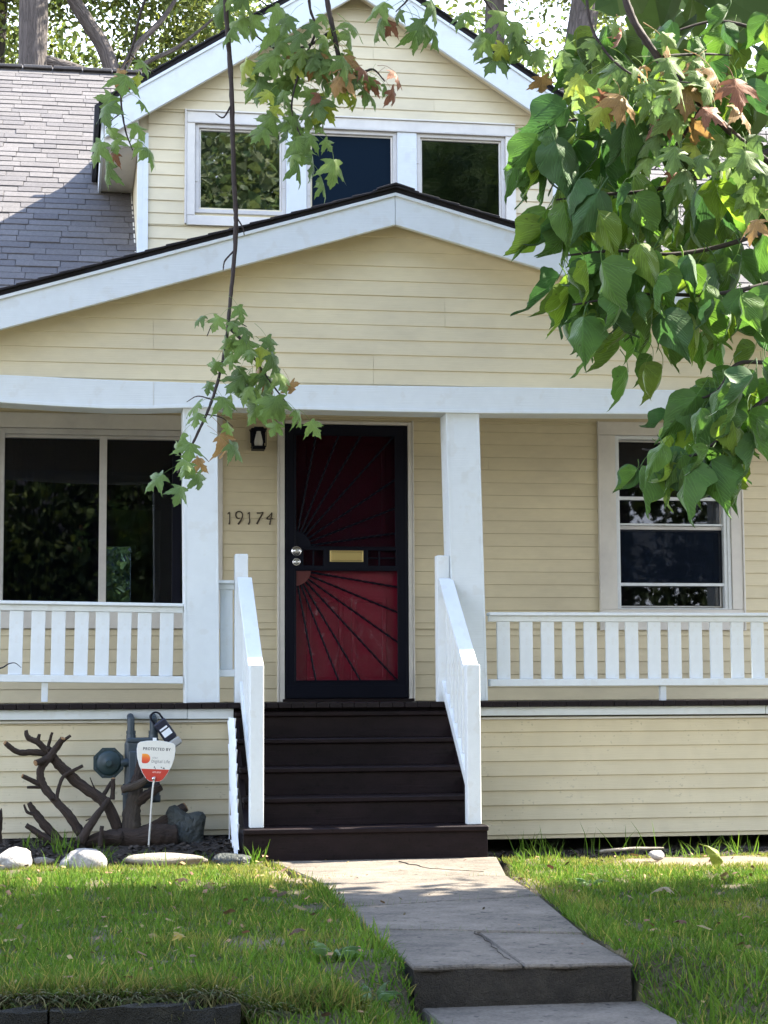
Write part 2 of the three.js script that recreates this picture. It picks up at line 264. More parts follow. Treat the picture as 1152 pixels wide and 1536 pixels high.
{ // front walk: concrete slabs with wandering joints, then a step down
  const path = new THREE.Group(); path.name = 'path'; path.userData.kind = 'structure'; path.position.set(1.8, 0, 5.4); scene.add(path); ORIGIN.set(path, V(1.8, 0, 5.4));
  const joints = [3.06, 4.25, 5.55, 6.72, 7.73], r = mulberry(5);
  // each joint as a wavy line from left to right
  const line = (z, tilt) => { const o = []; for (let k = 0; k <= 10; k++) { const t = k / 10, zz = z + tilt * (t - 0.5) + (k % 10 && tilt ? 0.03 * (r() - 0.5) : 0); o.push([mix(pathL(Math.min(zz, 7.7)), pathR(Math.min(zz, 7.7)), t), zz]); } return o; };
  const lines = [line(joints[0], 0), line(joints[1], 0.14), line(joints[2], -0.3), line(joints[3], 0.32), line(joints[4], 0.05)];
  const slab = (top, bot, x0f, x1f, y0, y1, mat) => {
    const g = 0.005, pts = [];
    const sub = (l) => l.filter((p, k) => k / 10 >= x0f - 0.001 && k / 10 <= x1f + 0.001);
    const a = sub(top), b = sub(bot); for (const p of a) pts.push([p[0], -(p[1] + g)]); for (const p of b.reverse()) pts.push([p[0], -(p[1] - g)]);
    pts.forEach((p, k) => { if (k === 0 || k === pts.length - 1) p[0] += x0f > 0 ? g : 0; });
    pts[a.length - 1][0] -= x1f < 1 ? g : 0; pts[a.length][0] -= x1f < 1 ? g : 0;
    const q = prism(pts, y0, y1, 0.007); q.rotateX(-Math.PI / 2); part('slab', uvm(q), mat, path);
  };
  for (let k = 0; k < 3; k++) slab(lines[k], lines[k + 1], 0, 1, -0.14, 0.004 + 0.006 * (r() - 0.5), M.concrete[k % 3]);
  slab(lines[3], lines[4], 0, 0.5, -0.02, 0.002, M.concrete[1]); slab(lines[3], lines[4], 0.5, 1, -0.02, -0.002, M.concrete[0]);
  const crackLine = (pts, seed) => { const rr = mulberry(seed), o = []; for (let k = 0; k < pts.length - 1; k++) for (let m = 0; m < 8; m++) { const t = m / 8; o.push([mix(pts[k][0], pts[k + 1][0], t) + 0.02 * (rr() - 0.5), 0.0055, mix(pts[k][1], pts[k + 1][1], t) + 0.02 * (rr() - 0.5)]); } part('crack', tube(o, [0.0032, 0.0022, 0.0016], 5, 2, 0.5, seed), M.concreteDark, path); };
  crackLine([[1.72, 6.75], [1.7, 7.1], [1.66, 7.7]], 5); crackLine([[2.0, 3.3], [2.1, 3.8], [2.4, 4.1]], 6);
  // dark weathered riser under the last slabs: a rough, chipped face
  const L = pathL(7.7), R = pathR(7.7);
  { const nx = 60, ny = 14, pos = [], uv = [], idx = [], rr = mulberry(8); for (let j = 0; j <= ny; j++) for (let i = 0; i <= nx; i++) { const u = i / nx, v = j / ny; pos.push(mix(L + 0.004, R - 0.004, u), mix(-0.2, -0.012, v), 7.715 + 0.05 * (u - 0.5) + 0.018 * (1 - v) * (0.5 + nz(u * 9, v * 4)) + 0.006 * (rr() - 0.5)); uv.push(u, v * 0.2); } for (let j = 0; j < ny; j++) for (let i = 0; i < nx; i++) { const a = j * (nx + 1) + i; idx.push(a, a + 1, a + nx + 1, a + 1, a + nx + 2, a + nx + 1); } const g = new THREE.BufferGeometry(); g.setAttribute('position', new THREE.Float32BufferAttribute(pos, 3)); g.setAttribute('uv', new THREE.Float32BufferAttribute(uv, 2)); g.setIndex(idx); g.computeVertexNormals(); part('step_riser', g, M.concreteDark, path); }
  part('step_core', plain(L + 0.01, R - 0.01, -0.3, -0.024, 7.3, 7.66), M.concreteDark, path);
  part('slab', bx(L + 0.02, R + 0.03, -0.3, -0.142, 7.76, 9.2, 0.008), M.concrete[0], path);
  part('slab', bx(L, R, -0.5, -0.36, 9.22, 10.5, 0.008), M.concrete[1], path);
  const pv = new THREE.Group(); pv.name = 'pavement'; pv.userData.kind = 'structure'; pv.position.set(2, -0.6, 11.3); scene.add(pv); ORIGIN.set(pv, V(2, -0.6, 11.3));
  for (let k = -5; k < 7; k++) part('slab', bx(k * 1.5 + 0.006, k * 1.5 + 1.494, -0.72, -0.57, 10.62, 12.0, 0.008), M.concrete[(k + 6) % 3], pv);
  struct('road', plain(-120, 120, -0.9, -0.74, 15.4, 23.4), M.paleRoad);
  struct('kerb', bx(-120, 120, -0.9, -0.6, 15.2, 15.385, 0.02), M.concrete[1]);
  const tw = thing('terrace_wall', 'low dark concrete edging wall along the front of the left lawn', 'garden wall', [-1.4, -0.35, 8.4]);
  const r2 = mulberry(77); for (let k = 0; k < 6; k++) { const x1 = 0.575 - k * 0.62 - 0.03 * r2(); const q = new THREE.BoxGeometry(0.6, 0.42, 0.14, 26, 14, 6); q.translate(x1 - 0.3, -0.205, 8.475); const p = q.attributes.position; for (let i = 0; i < p.count; i++) { const x = p.getX(i), y = p.getY(i), z = p.getZ(i), n = gn1(x * 0.9 + z, y * 0.9 + 0.3 * z), m = gn2(x * 0.7, y * 0.7 + z); p.setXYZ(i, x + 0.02 * (m - 0.5), y + 0.004 + 0.05 * (n - 0.5) * (y > -0.05 ? 1 : 0.3), z + 0.07 * (n - 0.6) + 0.03 * (m - 0.5)); } q.computeVertexNormals(); part('block', uvm(q), M.darkEdging, tw); }
}
// ---------------------------------------------------------------- house
const house = thing('house', 'cream sided one and a half storey house with porch and dormer', 'house', [2.2, 0, 0]);
const EXPO = 0.1022;
function splitRow(x0, x1, cuts) { let s = [[x0, x1]]; for (const [a, b] of cuts) s = s.flatMap(([p, q]) => a >= q || b <= p ? [[p, q]] : [[p, a], [b, q]].filter(([m, n]) => n - m > 0.01)); return s; }
function siding(parent, z, yA, yB, expo, edges, openings, joints, seed, t, mats = M.siding) {
  const r = mulberry(seed); let n = 0;
  for (let y = yA; y < yB - 0.01; y += expo, n++) {
    const h = Math.min(expo, yB - y), [a0, b0] = edges(y), [a1, b1] = edges(y + h);
    const bands = [y, y + h]; for (const o of openings) for (const e of [o[2], o[3]]) if (e > y + 0.004 && e < y + h - 0.004 && o[1] > a0 && o[0] < b0) bands.push(e);
    bands.sort((p, q) => p - q);
    for (let k = 0; k < bands.length - 1; k++) {
      const y0 = bands[k], y1 = bands[k + 1], ym = (y0 + y1) / 2; if (y1 - y0 < 0.006) continue;
      const full = openings.filter(o => o[2] < ym && o[3] > ym).map(o => [o[0], o[1]]);
      const f0 = (y0 - y) / h, f1 = (y1 - y) / h, L0 = mix(a0, a1, f0), R0 = mix(b0, b1, f0), L1 = mix(a0, a1, f1), R1 = mix(b0, b1, f1);
      if (R0 - L0 < 0.02) continue;
      for (const [p, q] of splitRow(Math.min(L0, L1), Math.max(R0, R1), full)) {
        const cut = joints.filter(j => Math.abs(j[1] - (y + h / 2)) < expo / 2 && j[0] > p + 0.05 && j[0] < q - 0.05).map(j => j[0]).sort((m, o) => m - o);
        const xs = [p, ...cut, q];
        for (let m = 0; m < xs.length - 1; m++) {
          const gap = m ? 0.0018 : 0, c = x => [clamp(x, L0, R0), clamp(x, L1, R1)], [A0, A1] = c(xs[m] + gap), [B0, B1] = c(xs[m + 1]);
          const tt = t * (1 + 0.12 * (r() - 0.5)), dy = 0.0012 * (r() - 0.5), jz = m % 2 ? 0.0015 : 0;
          part('siding_board', lap([A0, B0, A1, B1], y0 + (f0 ? 0 : dy), y1 - y0, z - 0.001 * r() + jz, tt), mats[Math.floor(r() * 3)], parent);
        }
      }
    }
  }
}
{ // main front wall under the porch
  const hole = [[-0.5, 1.17, 1.6, 3.07], [1.66, 2.68, 0.9, 3.16], [4.36, 5.33, 1.6, 3.16]];
  const wall = part('front_wall', prism(rect(-2.2, 6.6, 0, 3.7), -0.14, -0.006, 0, hole.map(h => rect(...h))), M.siding[1], house);
  siding(wall, 0, 0.965, 3.26, EXPO, () => [-2.2, 6.6], [[-0.6, 1.192, 1.532, 3.195], [1.634, 2.695, 0.9, 3.177], [4.24, 5.433, 1.523, 3.213]], [[3.05, 3.21], [3.32, 2.9]], 3, 0.0105);
  part('side_wall', plain(-2.3, -2.2, 0, 3.9, -8.6, 0), M.siding[0], house); part('side_wall', plain(6.6, 6.7, 0, 3.9, -8.6, 0), M.siding[0], house);
  for (const x of [-2.3, 6.6]) part('gable_wall', prismX([[0, 3.9], [-8.6, 3.9], [-4.3, 6.9]], x, x + 0.1, 0), M.siding[2], house);
  part('rear_wall', prism(rect(-2.2, 6.6, 0, 3.9), -8.72, -8.6, 0, [rect(0.42, 0.76, 1.9, 2.85)]), M.siding[0], house);
  // rooms
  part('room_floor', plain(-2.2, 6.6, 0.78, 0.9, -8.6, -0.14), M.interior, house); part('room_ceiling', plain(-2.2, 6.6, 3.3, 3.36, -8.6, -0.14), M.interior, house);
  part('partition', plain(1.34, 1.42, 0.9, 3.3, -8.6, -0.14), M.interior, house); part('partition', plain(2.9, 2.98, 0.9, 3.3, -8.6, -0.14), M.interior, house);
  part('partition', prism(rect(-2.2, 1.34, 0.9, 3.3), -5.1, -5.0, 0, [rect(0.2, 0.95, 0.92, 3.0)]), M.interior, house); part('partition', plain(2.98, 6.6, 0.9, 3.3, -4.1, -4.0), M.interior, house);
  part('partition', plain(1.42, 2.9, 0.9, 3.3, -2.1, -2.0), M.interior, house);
}
function ring(x0, x1, y0, y1, w, z0, z1, b = 0.003, wb = w, wt = w) { return prism(rect(x0, x1, y0, y1), z0, z1, b, [rect(x0 + w, x1 - w, y0 + wb, y1 - wt)]); }
// --- left porch window (slider)
{
  const w = part('window', merge([bx(-0.62, 1.19, 3.08, 3.196, -0.02, 0.034), bx(-0.62, 1.19, 1.532, 1.66, -0.02, 0.034), bx(-0.62, -0.535, 1.661, 3.079, -0.02, 0.03), bx(1.13, 1.19, 1.661, 3.079, -0.02, 0.026)]), M.trim, house, 'wide left porch window with two sliding panes');
  part('frame', merge([ring(-0.533, 1.128, 1.662, 3.078, 0.045, -0.05, 0.016), bx(0.236, 0.293, 1.708, 3.032, -0.06, 0.006), bx(-0.487, 1.08, 3.006, 3.0325, -0.05, -0.004)]), M.frame, w);
  part('sash', merge([ring(0.80, 1.082, 1.71, 3.003, 0.07, -0.055, -0.03)]), M.black, w);
  part('pane', plain(-0.487, 0.236, 1.707, 3.006, -0.045, -0.041), M.glass, w); part('pane', plain(0.293, 1.083, 1.707, 3.006, -0.062, -0.058), M.glass, w);
  part('screen', plain(-0.486, 0.235, 1.708, 3.005, -0.075, -0.073), M.sunScreen, w);
  const curtain = (x0, x1) => { const p = []; for (let k = 0; k <= 24; k++) p.push([mix(x0, x1, k / 24), -0.35 + 0.03 * Math.sin(k * 2.1)]); const q = []; for (let k = 0; k < 24; k++) q.push([[p[k][0], 1.0, p[k][1]], [p[k + 1][0], 1.0, p[k + 1][1]], [p[k + 1][0], 3.1, p[k + 1][1]], [p[k][0], 3.1, p[k][1]]]); return flat(q); };
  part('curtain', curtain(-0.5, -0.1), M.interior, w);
}
// --- right porch window (double hung with storm sash)
{
  const w = part('window', merge([bx(4.24, 5.433, 3.105, 3.214, -0.02, 0.032), bx(4.24, 5.433, 1.523, 1.69, -0.02, 0.03), bx(4.24, 4.372, 1.691, 3.104, -0.02, 0.028), bx(5.34, 5.433, 1.691, 3.104, -0.02, 0.028), bx(4.225, 4.2395, 1.52, 3.215, 0, 0.036), bx(5.434, 5.45, 1.52, 3.215, 0, 0.036)]), M.trim, house, 'tall double hung right porch window with white frame');
  part('frame', merge([ring(4.374, 5.338, 1.692, 3.103, 0.03, -0.06, 0.018, 0.003, 0.01, 0.03), bx(5.28, 5.307, 1.70, 3.07, -0.05, 0.012), bx(4.404, 5.279, 2.578, 2.606, -0.02, 0.008), bx(4.404, 5.279, 1.88, 1.905, -0.02, 0.01), bx(4.404, 5.279, 2.372, 2.388, -0.03, 0.004)]), M.whiteRail, w);
  part('sash', merge([ring(4.406, 5.278, 2.345, 3.07, 0.012, -0.058, -0.03), bx(4.406, 5.278, 2.34, 2.37, -0.055, -0.022), ring(4.406, 5.278, 1.71, 2.34, 0.012, -0.085, -0.06)]), M.frame, w);
  part('pane', plain(4.412, 5.272, 2.37, 3.062, -0.048, -0.044), M.glass, w); part('pane', plain(4.412, 5.272, 1.712, 2.34, -0.075, -0.071), M.glass, w);
  part('screen', plain(4.41, 5.274, 1.906, 2.371, -0.026, -0.0245), M.sunScreen, w);
}
// --- front door and storm door
{
  const d = part('door', merge([prism(rect(1.70, 2.64, 0.97, 3.13), -0.12, -0.075, 0.003), ring(1.86, 2.15, 1.12, 1.78, 0.035, -0.079, -0.066), ring(2.22, 2.50, 1.12, 1.78, 0.035, -0.079, -0.066), ring(1.86, 2.15, 2.26, 3.0, 0.035, -0.079, -0.066), ring(2.22, 2.50, 2.26, 3.0, 0.035, -0.079, -0.066)]), M.red, house, 'dark red front door behind the storm door');
  part('casing', merge([bx(1.634, 1.676, 0.962, 3.176, -0.02, 0.03), bx(2.662, 2.695, 0.962, 3.176, -0.02, 0.03), bx(1.6775, 2.6605, 3.15, 3.176, -0.02, 0.03), bx(1.62, 1.633, 0.962, 3.19, 0, 0.036), bx(2.6965, 2.709, 0.962, 3.19, 0, 0.036)]), M.trim, d);
  part('threshold', bx(1.66, 2.70, 0.945, 0.985, -0.1, 0.05), M.deck, d);
  const s = part('storm_door', prism(rect(1.678, 2.66, 0.986, 3.148), -0.03, 0.02, 0.004, [rect(1.758, 2.565, 2.17, 3.068), rect(1.825, 1.985, 2.03, 2.15), rect(2.34, 2.562, 2.03, 2.15), rect(1.758, 2.58, 1.12, 1.996)]), M.black, house, 'black steel storm door with two sunburst grilles');
  part('frame', merge([ring(1.756, 2.582, 1.118, 1.998, 0.012, 0.0205, 0.027, 0.002), ring(1.756, 2.567, 2.168, 3.07, 0.012, 0.0205, 0.027, 0.002), ring(1.684, 2.654, 0.995, 3.14, 0.014, 0.0205, 0.026, 0.002)]), M.black, s);
  part('kick_plate', bx(1.70, 2.64, 0.995, 1.09, 0.021, 0.028), M.black, s);
  const bar = (x0, y0, x1, y1, tw) => { const a = Math.atan2(y1 - y0, x1 - x0), L = Math.hypot(x1 - x0, y1 - y0); let g = new THREE.BoxGeometry(L, 0.013, 0.013, tw ? 60 : 1, 1, 1); if (tw) { const p = g.attributes.position; for (let i = 0; i < p.count; i++) { const th = p.getX(i) * 26, y = p.getY(i), z = p.getZ(i); p.setY(i, y * Math.cos(th) - z * Math.sin(th)); p.setZ(i, y * Math.sin(th) + z * Math.cos(th)); } g.computeVertexNormals(); } g.rotateZ(a); g.translate((x0 + x1) / 2, (y0 + y1) / 2, 0.0); return g; };
  for (const [tx, ty] of [[2.58, 1.861], [2.58, 1.660], [2.58, 1.424], [2.572, 1.125], [2.282, 1.12], [2.107, 1.12], [1.925, 1.12]]) { const dx = tx - 1.758, dy = ty - 1.996, l = Math.hypot(dx, dy); part('bar', bar(1.758 + dx / l * 0.12, 1.996 + dy / l * 0.12, tx, ty, 1), M.black, s); }
  for (const [tx, ty] of [[2.565, 2.29], [2.565, 2.49], [2.565, 2.72], [2.55, 3.06], [2.29, 3.068], [2.11, 3.068], [1.93, 3.068]]) { const dx = tx - 1.758, dy = ty - 2.17, l = Math.hypot(dx, dy); part('bar', bar(1.758 + dx / l * 0.12, 2.17 + dy / l * 0.12, tx, ty, 1), M.black, s); }
  const quarter = (cx, cy, a0) => { const p = [[cx, cy]]; for (let k = 0; k <= 12; k++) { const a = a0 + k / 12 * Math.PI / 2; p.push([cx + 0.13 * Math.cos(a), cy + 0.13 * Math.sin(a)]); } return prism(p, -0.012, 0.01, 0.003); };
  part('sun_disc', quarter(1.758, 1.996, -Math.PI / 2), M.rust, s); part('sun_disc', quarter(1.758, 2.17, 0), M.black, s);
  part('screen', plain(1.758, 2.565, 2.17, 3.068, -0.02, -0.018), M.screen, s); part('screen', plain(1.825, 2.562, 2.03, 2.15, -0.024, -0.022), M.screen, s);
  for (const x of [1.905, 2.43]) part('bar', bx(x - 0.006, x + 0.006, 2.031, 2.149, -0.01, 0.012), M.black, s);
  part('bar', bx(2.341, 2.561, 2.085, 2.097, -0.012, 0.01), M.black, s);
  { const g = new THREE.PlaneGeometry(0.822, 0.876, 90, 90), p = g.attributes.position; for (let i = 0; i < p.count; i++) { const u = p.getX(i) + 0.5, v = p.getY(i) + 0.5, a = F8(u * 0.5, v * 0.3), b = F16(u * 0.4 + 0.2, v * 0.25), e = Math.min(0.41 - Math.abs(p.getX(i)), 0.437 - Math.abs(p.getY(i))); p.setZ(i, sstep(0, 0.05, e) * (0.05 * Math.abs(a - 0.5) + 0.03 * Math.abs(b - 0.5) - 0.006)); } g.computeVertexNormals(); g.translate(2.169, 1.558, -0.03); part('plastic_film', uvm(g), M.film, s); }
  const ms = part('mail_slot', merge([ring(2.034, 2.30, 2.058, 2.148, 0.011, 0.021, 0.031, 0.002), bx(2.047, 2.287, 2.071, 2.135, 0.021, 0.0275, 0.003)]), M.brass, s); part('flap_edge', bx(2.047, 2.287, 2.1285, 2.1345, 0.0278, 0.033, 0.001), M.brass, ms);
  const knob = (y, r, deep) => { const g = new THREE.LatheGeometry([[0, deep], [r * 0.5, deep], [r * 0.72, deep - 0.008], [r * 0.6, deep - 0.02], [r * 0.45, 0.012], [r, 0.01], [r * 1.05, 0.004], [r, 0]].map(p => new THREE.Vector2(...p)), 24); g.rotateX(Math.PI / 2); g.translate(1.769, y, 0.0215); return g; };
  part('door_knob', knob(2.14, 0.038, 0.06), M.steel, s); part('deadbolt', knob(2.055, 0.03, 0.022), M.steel, s);
}
// --- porch: deck, skirt, posts, beam, gable, roof
{
  const deck = part('porch_deck', plain(-1.9, 6.3, 0.80, 0.925, 0.02, 2.12), M.deck, house), r = mulberry(21);
  let x = -1.0; while (x < 5.6) { const w = 0.082 + 0.006 * r(); if (!(x > 5.6)) part('deck_board', bx(x, x + w - 0.003, 0.928, 0.962 + 0.003 * r(), 0.05, 2.245 + 0.012 * r(), 0.004), M.deck, deck); x += w; }
  part('deck_edge', plain(-1.9, -1.005, 0.928, 0.962, 0.05, 2.245), M.deck, deck);
  // skirt left and right of the stairs
  const sk = part('porch_skirt', merge([plain(-1.9, 1.095, 0.10, 0.86, 2.05, 2.14), plain(2.6, 6.3, 0.04, 0.86, 2.05, 2.14), plain(-1.9, -1.8, 0.0, 0.86, 0.02, 2.05), plain(6.2, 6.3, 0, 0.86, 0.02, 2.05)]), M.siding[0], house);
  siding(sk, 2.142, 0.135, 0.835, 0.0985, () => [-1.9, 1.095], [], [[-1.1, 0.4]], 31, 0.0115, M.skirt);
  siding(sk, 2.142, 0.066, 0.84, 0.0985, () => [2.605, 6.3], [], [[5.6, 0.3], [5.2, 0.5]], 33, 0.0115, M.skirt);
  part('skirt_rail', bx(-1.9, 1.085, 0.838, 0.855, 2.142, 2.165), M.trim, sk); part('skirt_rail', bx(2.605, 6.3, 0.842, 0.857, 2.142, 2.165), M.trim, sk);
  part('fascia_board', bx(-1.9, 0.785, 0.862, 0.927, 2.16, 2.205), M.white, sk); part('fascia_board', bx(0.787, 1.09, 0.860, 0.927, 2.161, 2.206), M.white, sk);
  part('fascia_board', bx(2.60, 4.77, 0.868, 0.927, 2.16, 2.205), M.white, sk); part('fascia_board', bx(4.773, 6.3, 0.868, 0.926, 2.159, 2.204), M.white, sk);
  // posts, a little out of plumb
  const post = (x0, x1, lean) => part('porch_post', merge([rotAbout(merge([bx(x0, x1, 0.966, 2.96, 1.985, 2.2, 0.006), bx(x0 - 0.002, x0 + 0.012, 0.966, 2.95, 1.99, 2.203, 0.002), bx(x1 - 0.012, x1 + 0.002, 0.966, 2.95, 1.99, 2.203, 0.002)]), (x0 + x1) / 2, 1.9, 2.1, 'Z', lean)]), M.white, house);
  post(0.762, 0.985, 0.012); post(2.560, 2.786, 0.021); post(5.95, 6.16, 0);
  post(-1.72, -1.50, 0);
  // beam, sagging at the left
  const b = [[-1.9, 3.13], [-1.9, 2.965]]; for (const p of [[-1.2, 2.955], [-0.45, 2.931], [-0.1, 2.915], [0.244, 2.905], [0.5, 2.908], [0.75, 2.92], [1.0, 2.928], [1.9, 2.922], [2.77, 2.923], [3.9, 2.94], [5, 2.945], [6.3, 2.945], [6.3, 3.118], [3.435, 3.113], [1.9, 3.098], [1.0, 3.088], [0.2, 3.10], [-0.45, 3.117]]) b.push(p);
  const beam = part('porch_beam', prism(b, 2.0, 2.222, 0.004), M.white, house);
  part('beam_strip', prism(b.slice(1, 13).map(p => [p[0], p[1] + 0.022]).concat(b.slice(1, 13).reverse().map(p => [p[0], p[1] + 0.002])), 2.2225, 2.229, 0.001), M.white, beam);
  part('beam_seam', bx(0.548, 0.5505, 2.912, 3.098, 2.2222, 2.2255, 0.0005), M.trim, beam);
  part('porch_ceiling', plain(-1.9, 6.3, 3.32, 3.36, 0.0, 2.0), M.ceiling, house); part('beam_back', plain(-1.9, 6.3, 3.0, 3.6, 1.94, 1.99), M.ceiling, house);
  // gable
  const AX = 2.166, AY = 4.462, sl = 0.302, sr = 0.268, roof = x => x < AX ? AY - (AX - x) * sl : AY - (x - AX) * sr;
  const xAt = (y, s) => s < 0 ? AX - (4.36 - y) / sl : AX + (4.36 - y) / sr;
  const gw = part('porch_gable', prism([[-1.9, 3.0], [6.3, 3.0], [6.3, roof(6.3) - 0.1], [AX, AY - 0.1], [-1.9, roof(-1.9) - 0.1]], 2.08, 2.195, 0), M.siding[1], house);
  siding(gw, 2.198, 3.115 - 0.005, 4.34, 0.1022, y => [Math.max(-1.9, xAt(y, -1)), Math.min(6.3, xAt(y, 1))], [], [[1.794, 3.825], [1.794, 3.77], [2.533, 3.66], [2.533, 3.57], [0.548, 3.43], [0.548, 3.36], [2.035, 3.24], [2.035, 3.18], [3.7, 3.4], [4.6, 3.3]], 41, 0.0075);
  // rake boards (fascia) with drip edge
  const T = 0.058, xl = -2.05, xr = 6.45, D = 0.222;
  const rake = (x0, x1, s) => prism([[x0, roof(x0) - T], [x1, roof(x1) - T], [x1, roof(x1) - T - D], [x0, roof(x0) - T - D]], 2.32, 2.36, 0.004);
  const fl = part('rake_board', rake(xl, AX - 0.0015), M.white, house); part('drip_edge', prism([[xl, roof(xl) - T - 0.001], [AX, AY - T - 0.001], [AX, AY - T - 0.024], [xl, roof(xl) - T - 0.024]], 2.361, 2.372, 0.002), M.whiteRail, fl);
  const frk = part('rake_board', rake(AX + 0.0015, xr), M.white, house); part('drip_edge', prism([[AX, AY - T - 0.001], [xr, roof(xr) - T - 0.001], [xr, roof(xr) - T - 0.024], [AX, AY - T - 0.024]], 2.361, 2.372, 0.002), M.whiteRail, frk);
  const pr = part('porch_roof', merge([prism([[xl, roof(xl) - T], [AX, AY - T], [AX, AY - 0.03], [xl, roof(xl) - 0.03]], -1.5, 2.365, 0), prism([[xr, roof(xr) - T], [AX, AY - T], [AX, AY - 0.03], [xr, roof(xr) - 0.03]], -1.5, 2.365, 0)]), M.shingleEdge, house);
  part('soffit', merge([prism([[xl, roof(xl) - T - D + 0.03], [AX, AY - T - D + 0.03], [AX, AY - T - D + 0.04], [xl, roof(xl) - T - D + 0.04]], 2.215, 2.319, 0), prism([[xr, roof(xr) - T - D + 0.03], [AX, AY - T - D + 0.03], [AX, AY - T - D + 0.04], [xr, roof(xr) - T - D + 0.04]], 2.215, 2.319, 0)]), M.siding[0], house);
  for (const s of [-1, 1]) for (let k = 0; k < 30; k++) { // shingle courses, their ends showing along the rake
    const m = s < 0 ? sl : sr, ex = 0.145 * Math.cos(Math.atan(m)), a = AX + s * (k * ex), c = AX + s * ((k + 1) * ex + 0.02), th = 0.012;
    if (Math.abs(c - AX) > 4.2) break;
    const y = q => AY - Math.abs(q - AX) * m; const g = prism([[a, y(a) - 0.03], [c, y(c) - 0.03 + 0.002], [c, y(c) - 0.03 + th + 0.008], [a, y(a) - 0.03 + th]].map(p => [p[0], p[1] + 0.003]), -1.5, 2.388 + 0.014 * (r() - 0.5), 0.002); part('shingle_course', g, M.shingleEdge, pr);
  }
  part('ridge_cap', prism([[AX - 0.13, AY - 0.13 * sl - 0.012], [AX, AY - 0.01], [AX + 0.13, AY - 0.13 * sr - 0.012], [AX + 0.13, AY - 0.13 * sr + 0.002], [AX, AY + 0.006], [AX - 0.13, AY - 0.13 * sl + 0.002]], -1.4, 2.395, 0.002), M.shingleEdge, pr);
}
// --- porch railings
function railing(x0, x1, yt, yb, balusters, bw, feet, label, z = 2.10) {
  const g = part('porch_railing', merge([bx(x0, x1, yt - 0.022, yt, z - 0.045, z + 0.06, 0.004), bx(x0, x1, yt - 0.062, yt - 0.0225, z - 0.005, z + 0.032, 0.003)]), M.whiteRail, house, label);
  part('bottom_rail', bx(x0, x1 + 0.005, yb, yb + 0.048, z - 0.02, z + 0.055, 0.004), M.whiteRail, g);
  const r = mulberry(Math.floor(x0 * 100) + 7); const bg = bx(-bw / 2, bw / 2, yb + 0.049, yt - 0.063, -0.012, 0.012, 0.003);
  for (const x of balusters) { const m = piece('baluster', bg, M.whiteRail, g, V(x, 0, z + 0.012 + 0.003 * r())); m.rotation.z = 0.008 * (r() - 0.5); }
  for (const x of feet) part('foot', bx(x - 0.021, x + 0.021, 0.964, yb - 0.001, z - 0.012, z + 0.03, 0.003), M.whiteRail, g);
  return g;
}
{
  const L = [], R = []; for (let k = 0; k < 13; k++) L.push(0.650 - k * 0.1402); for (let k = 0; k < 21; k++) R.push(2.943 + k * 0.1516);
  const a = railing(-1.5, 0.758, 1.622, 1.092, L, 0.09, [-0.135], 'white railing left of the left porch post');
  a.rotation.z = -0.014; a.position.set(-0.019, -0.020, 0);
  railing(2.835, 5.95, 1.568, 1.066, R, 0.09, [4.063, 5.3], 'white railing right of the right porch post');
  railing(0.99, 1.097, 1.778, 1.137, [1.05], 0.082, [], 'short white railing with one baluster beside the stairs');
}
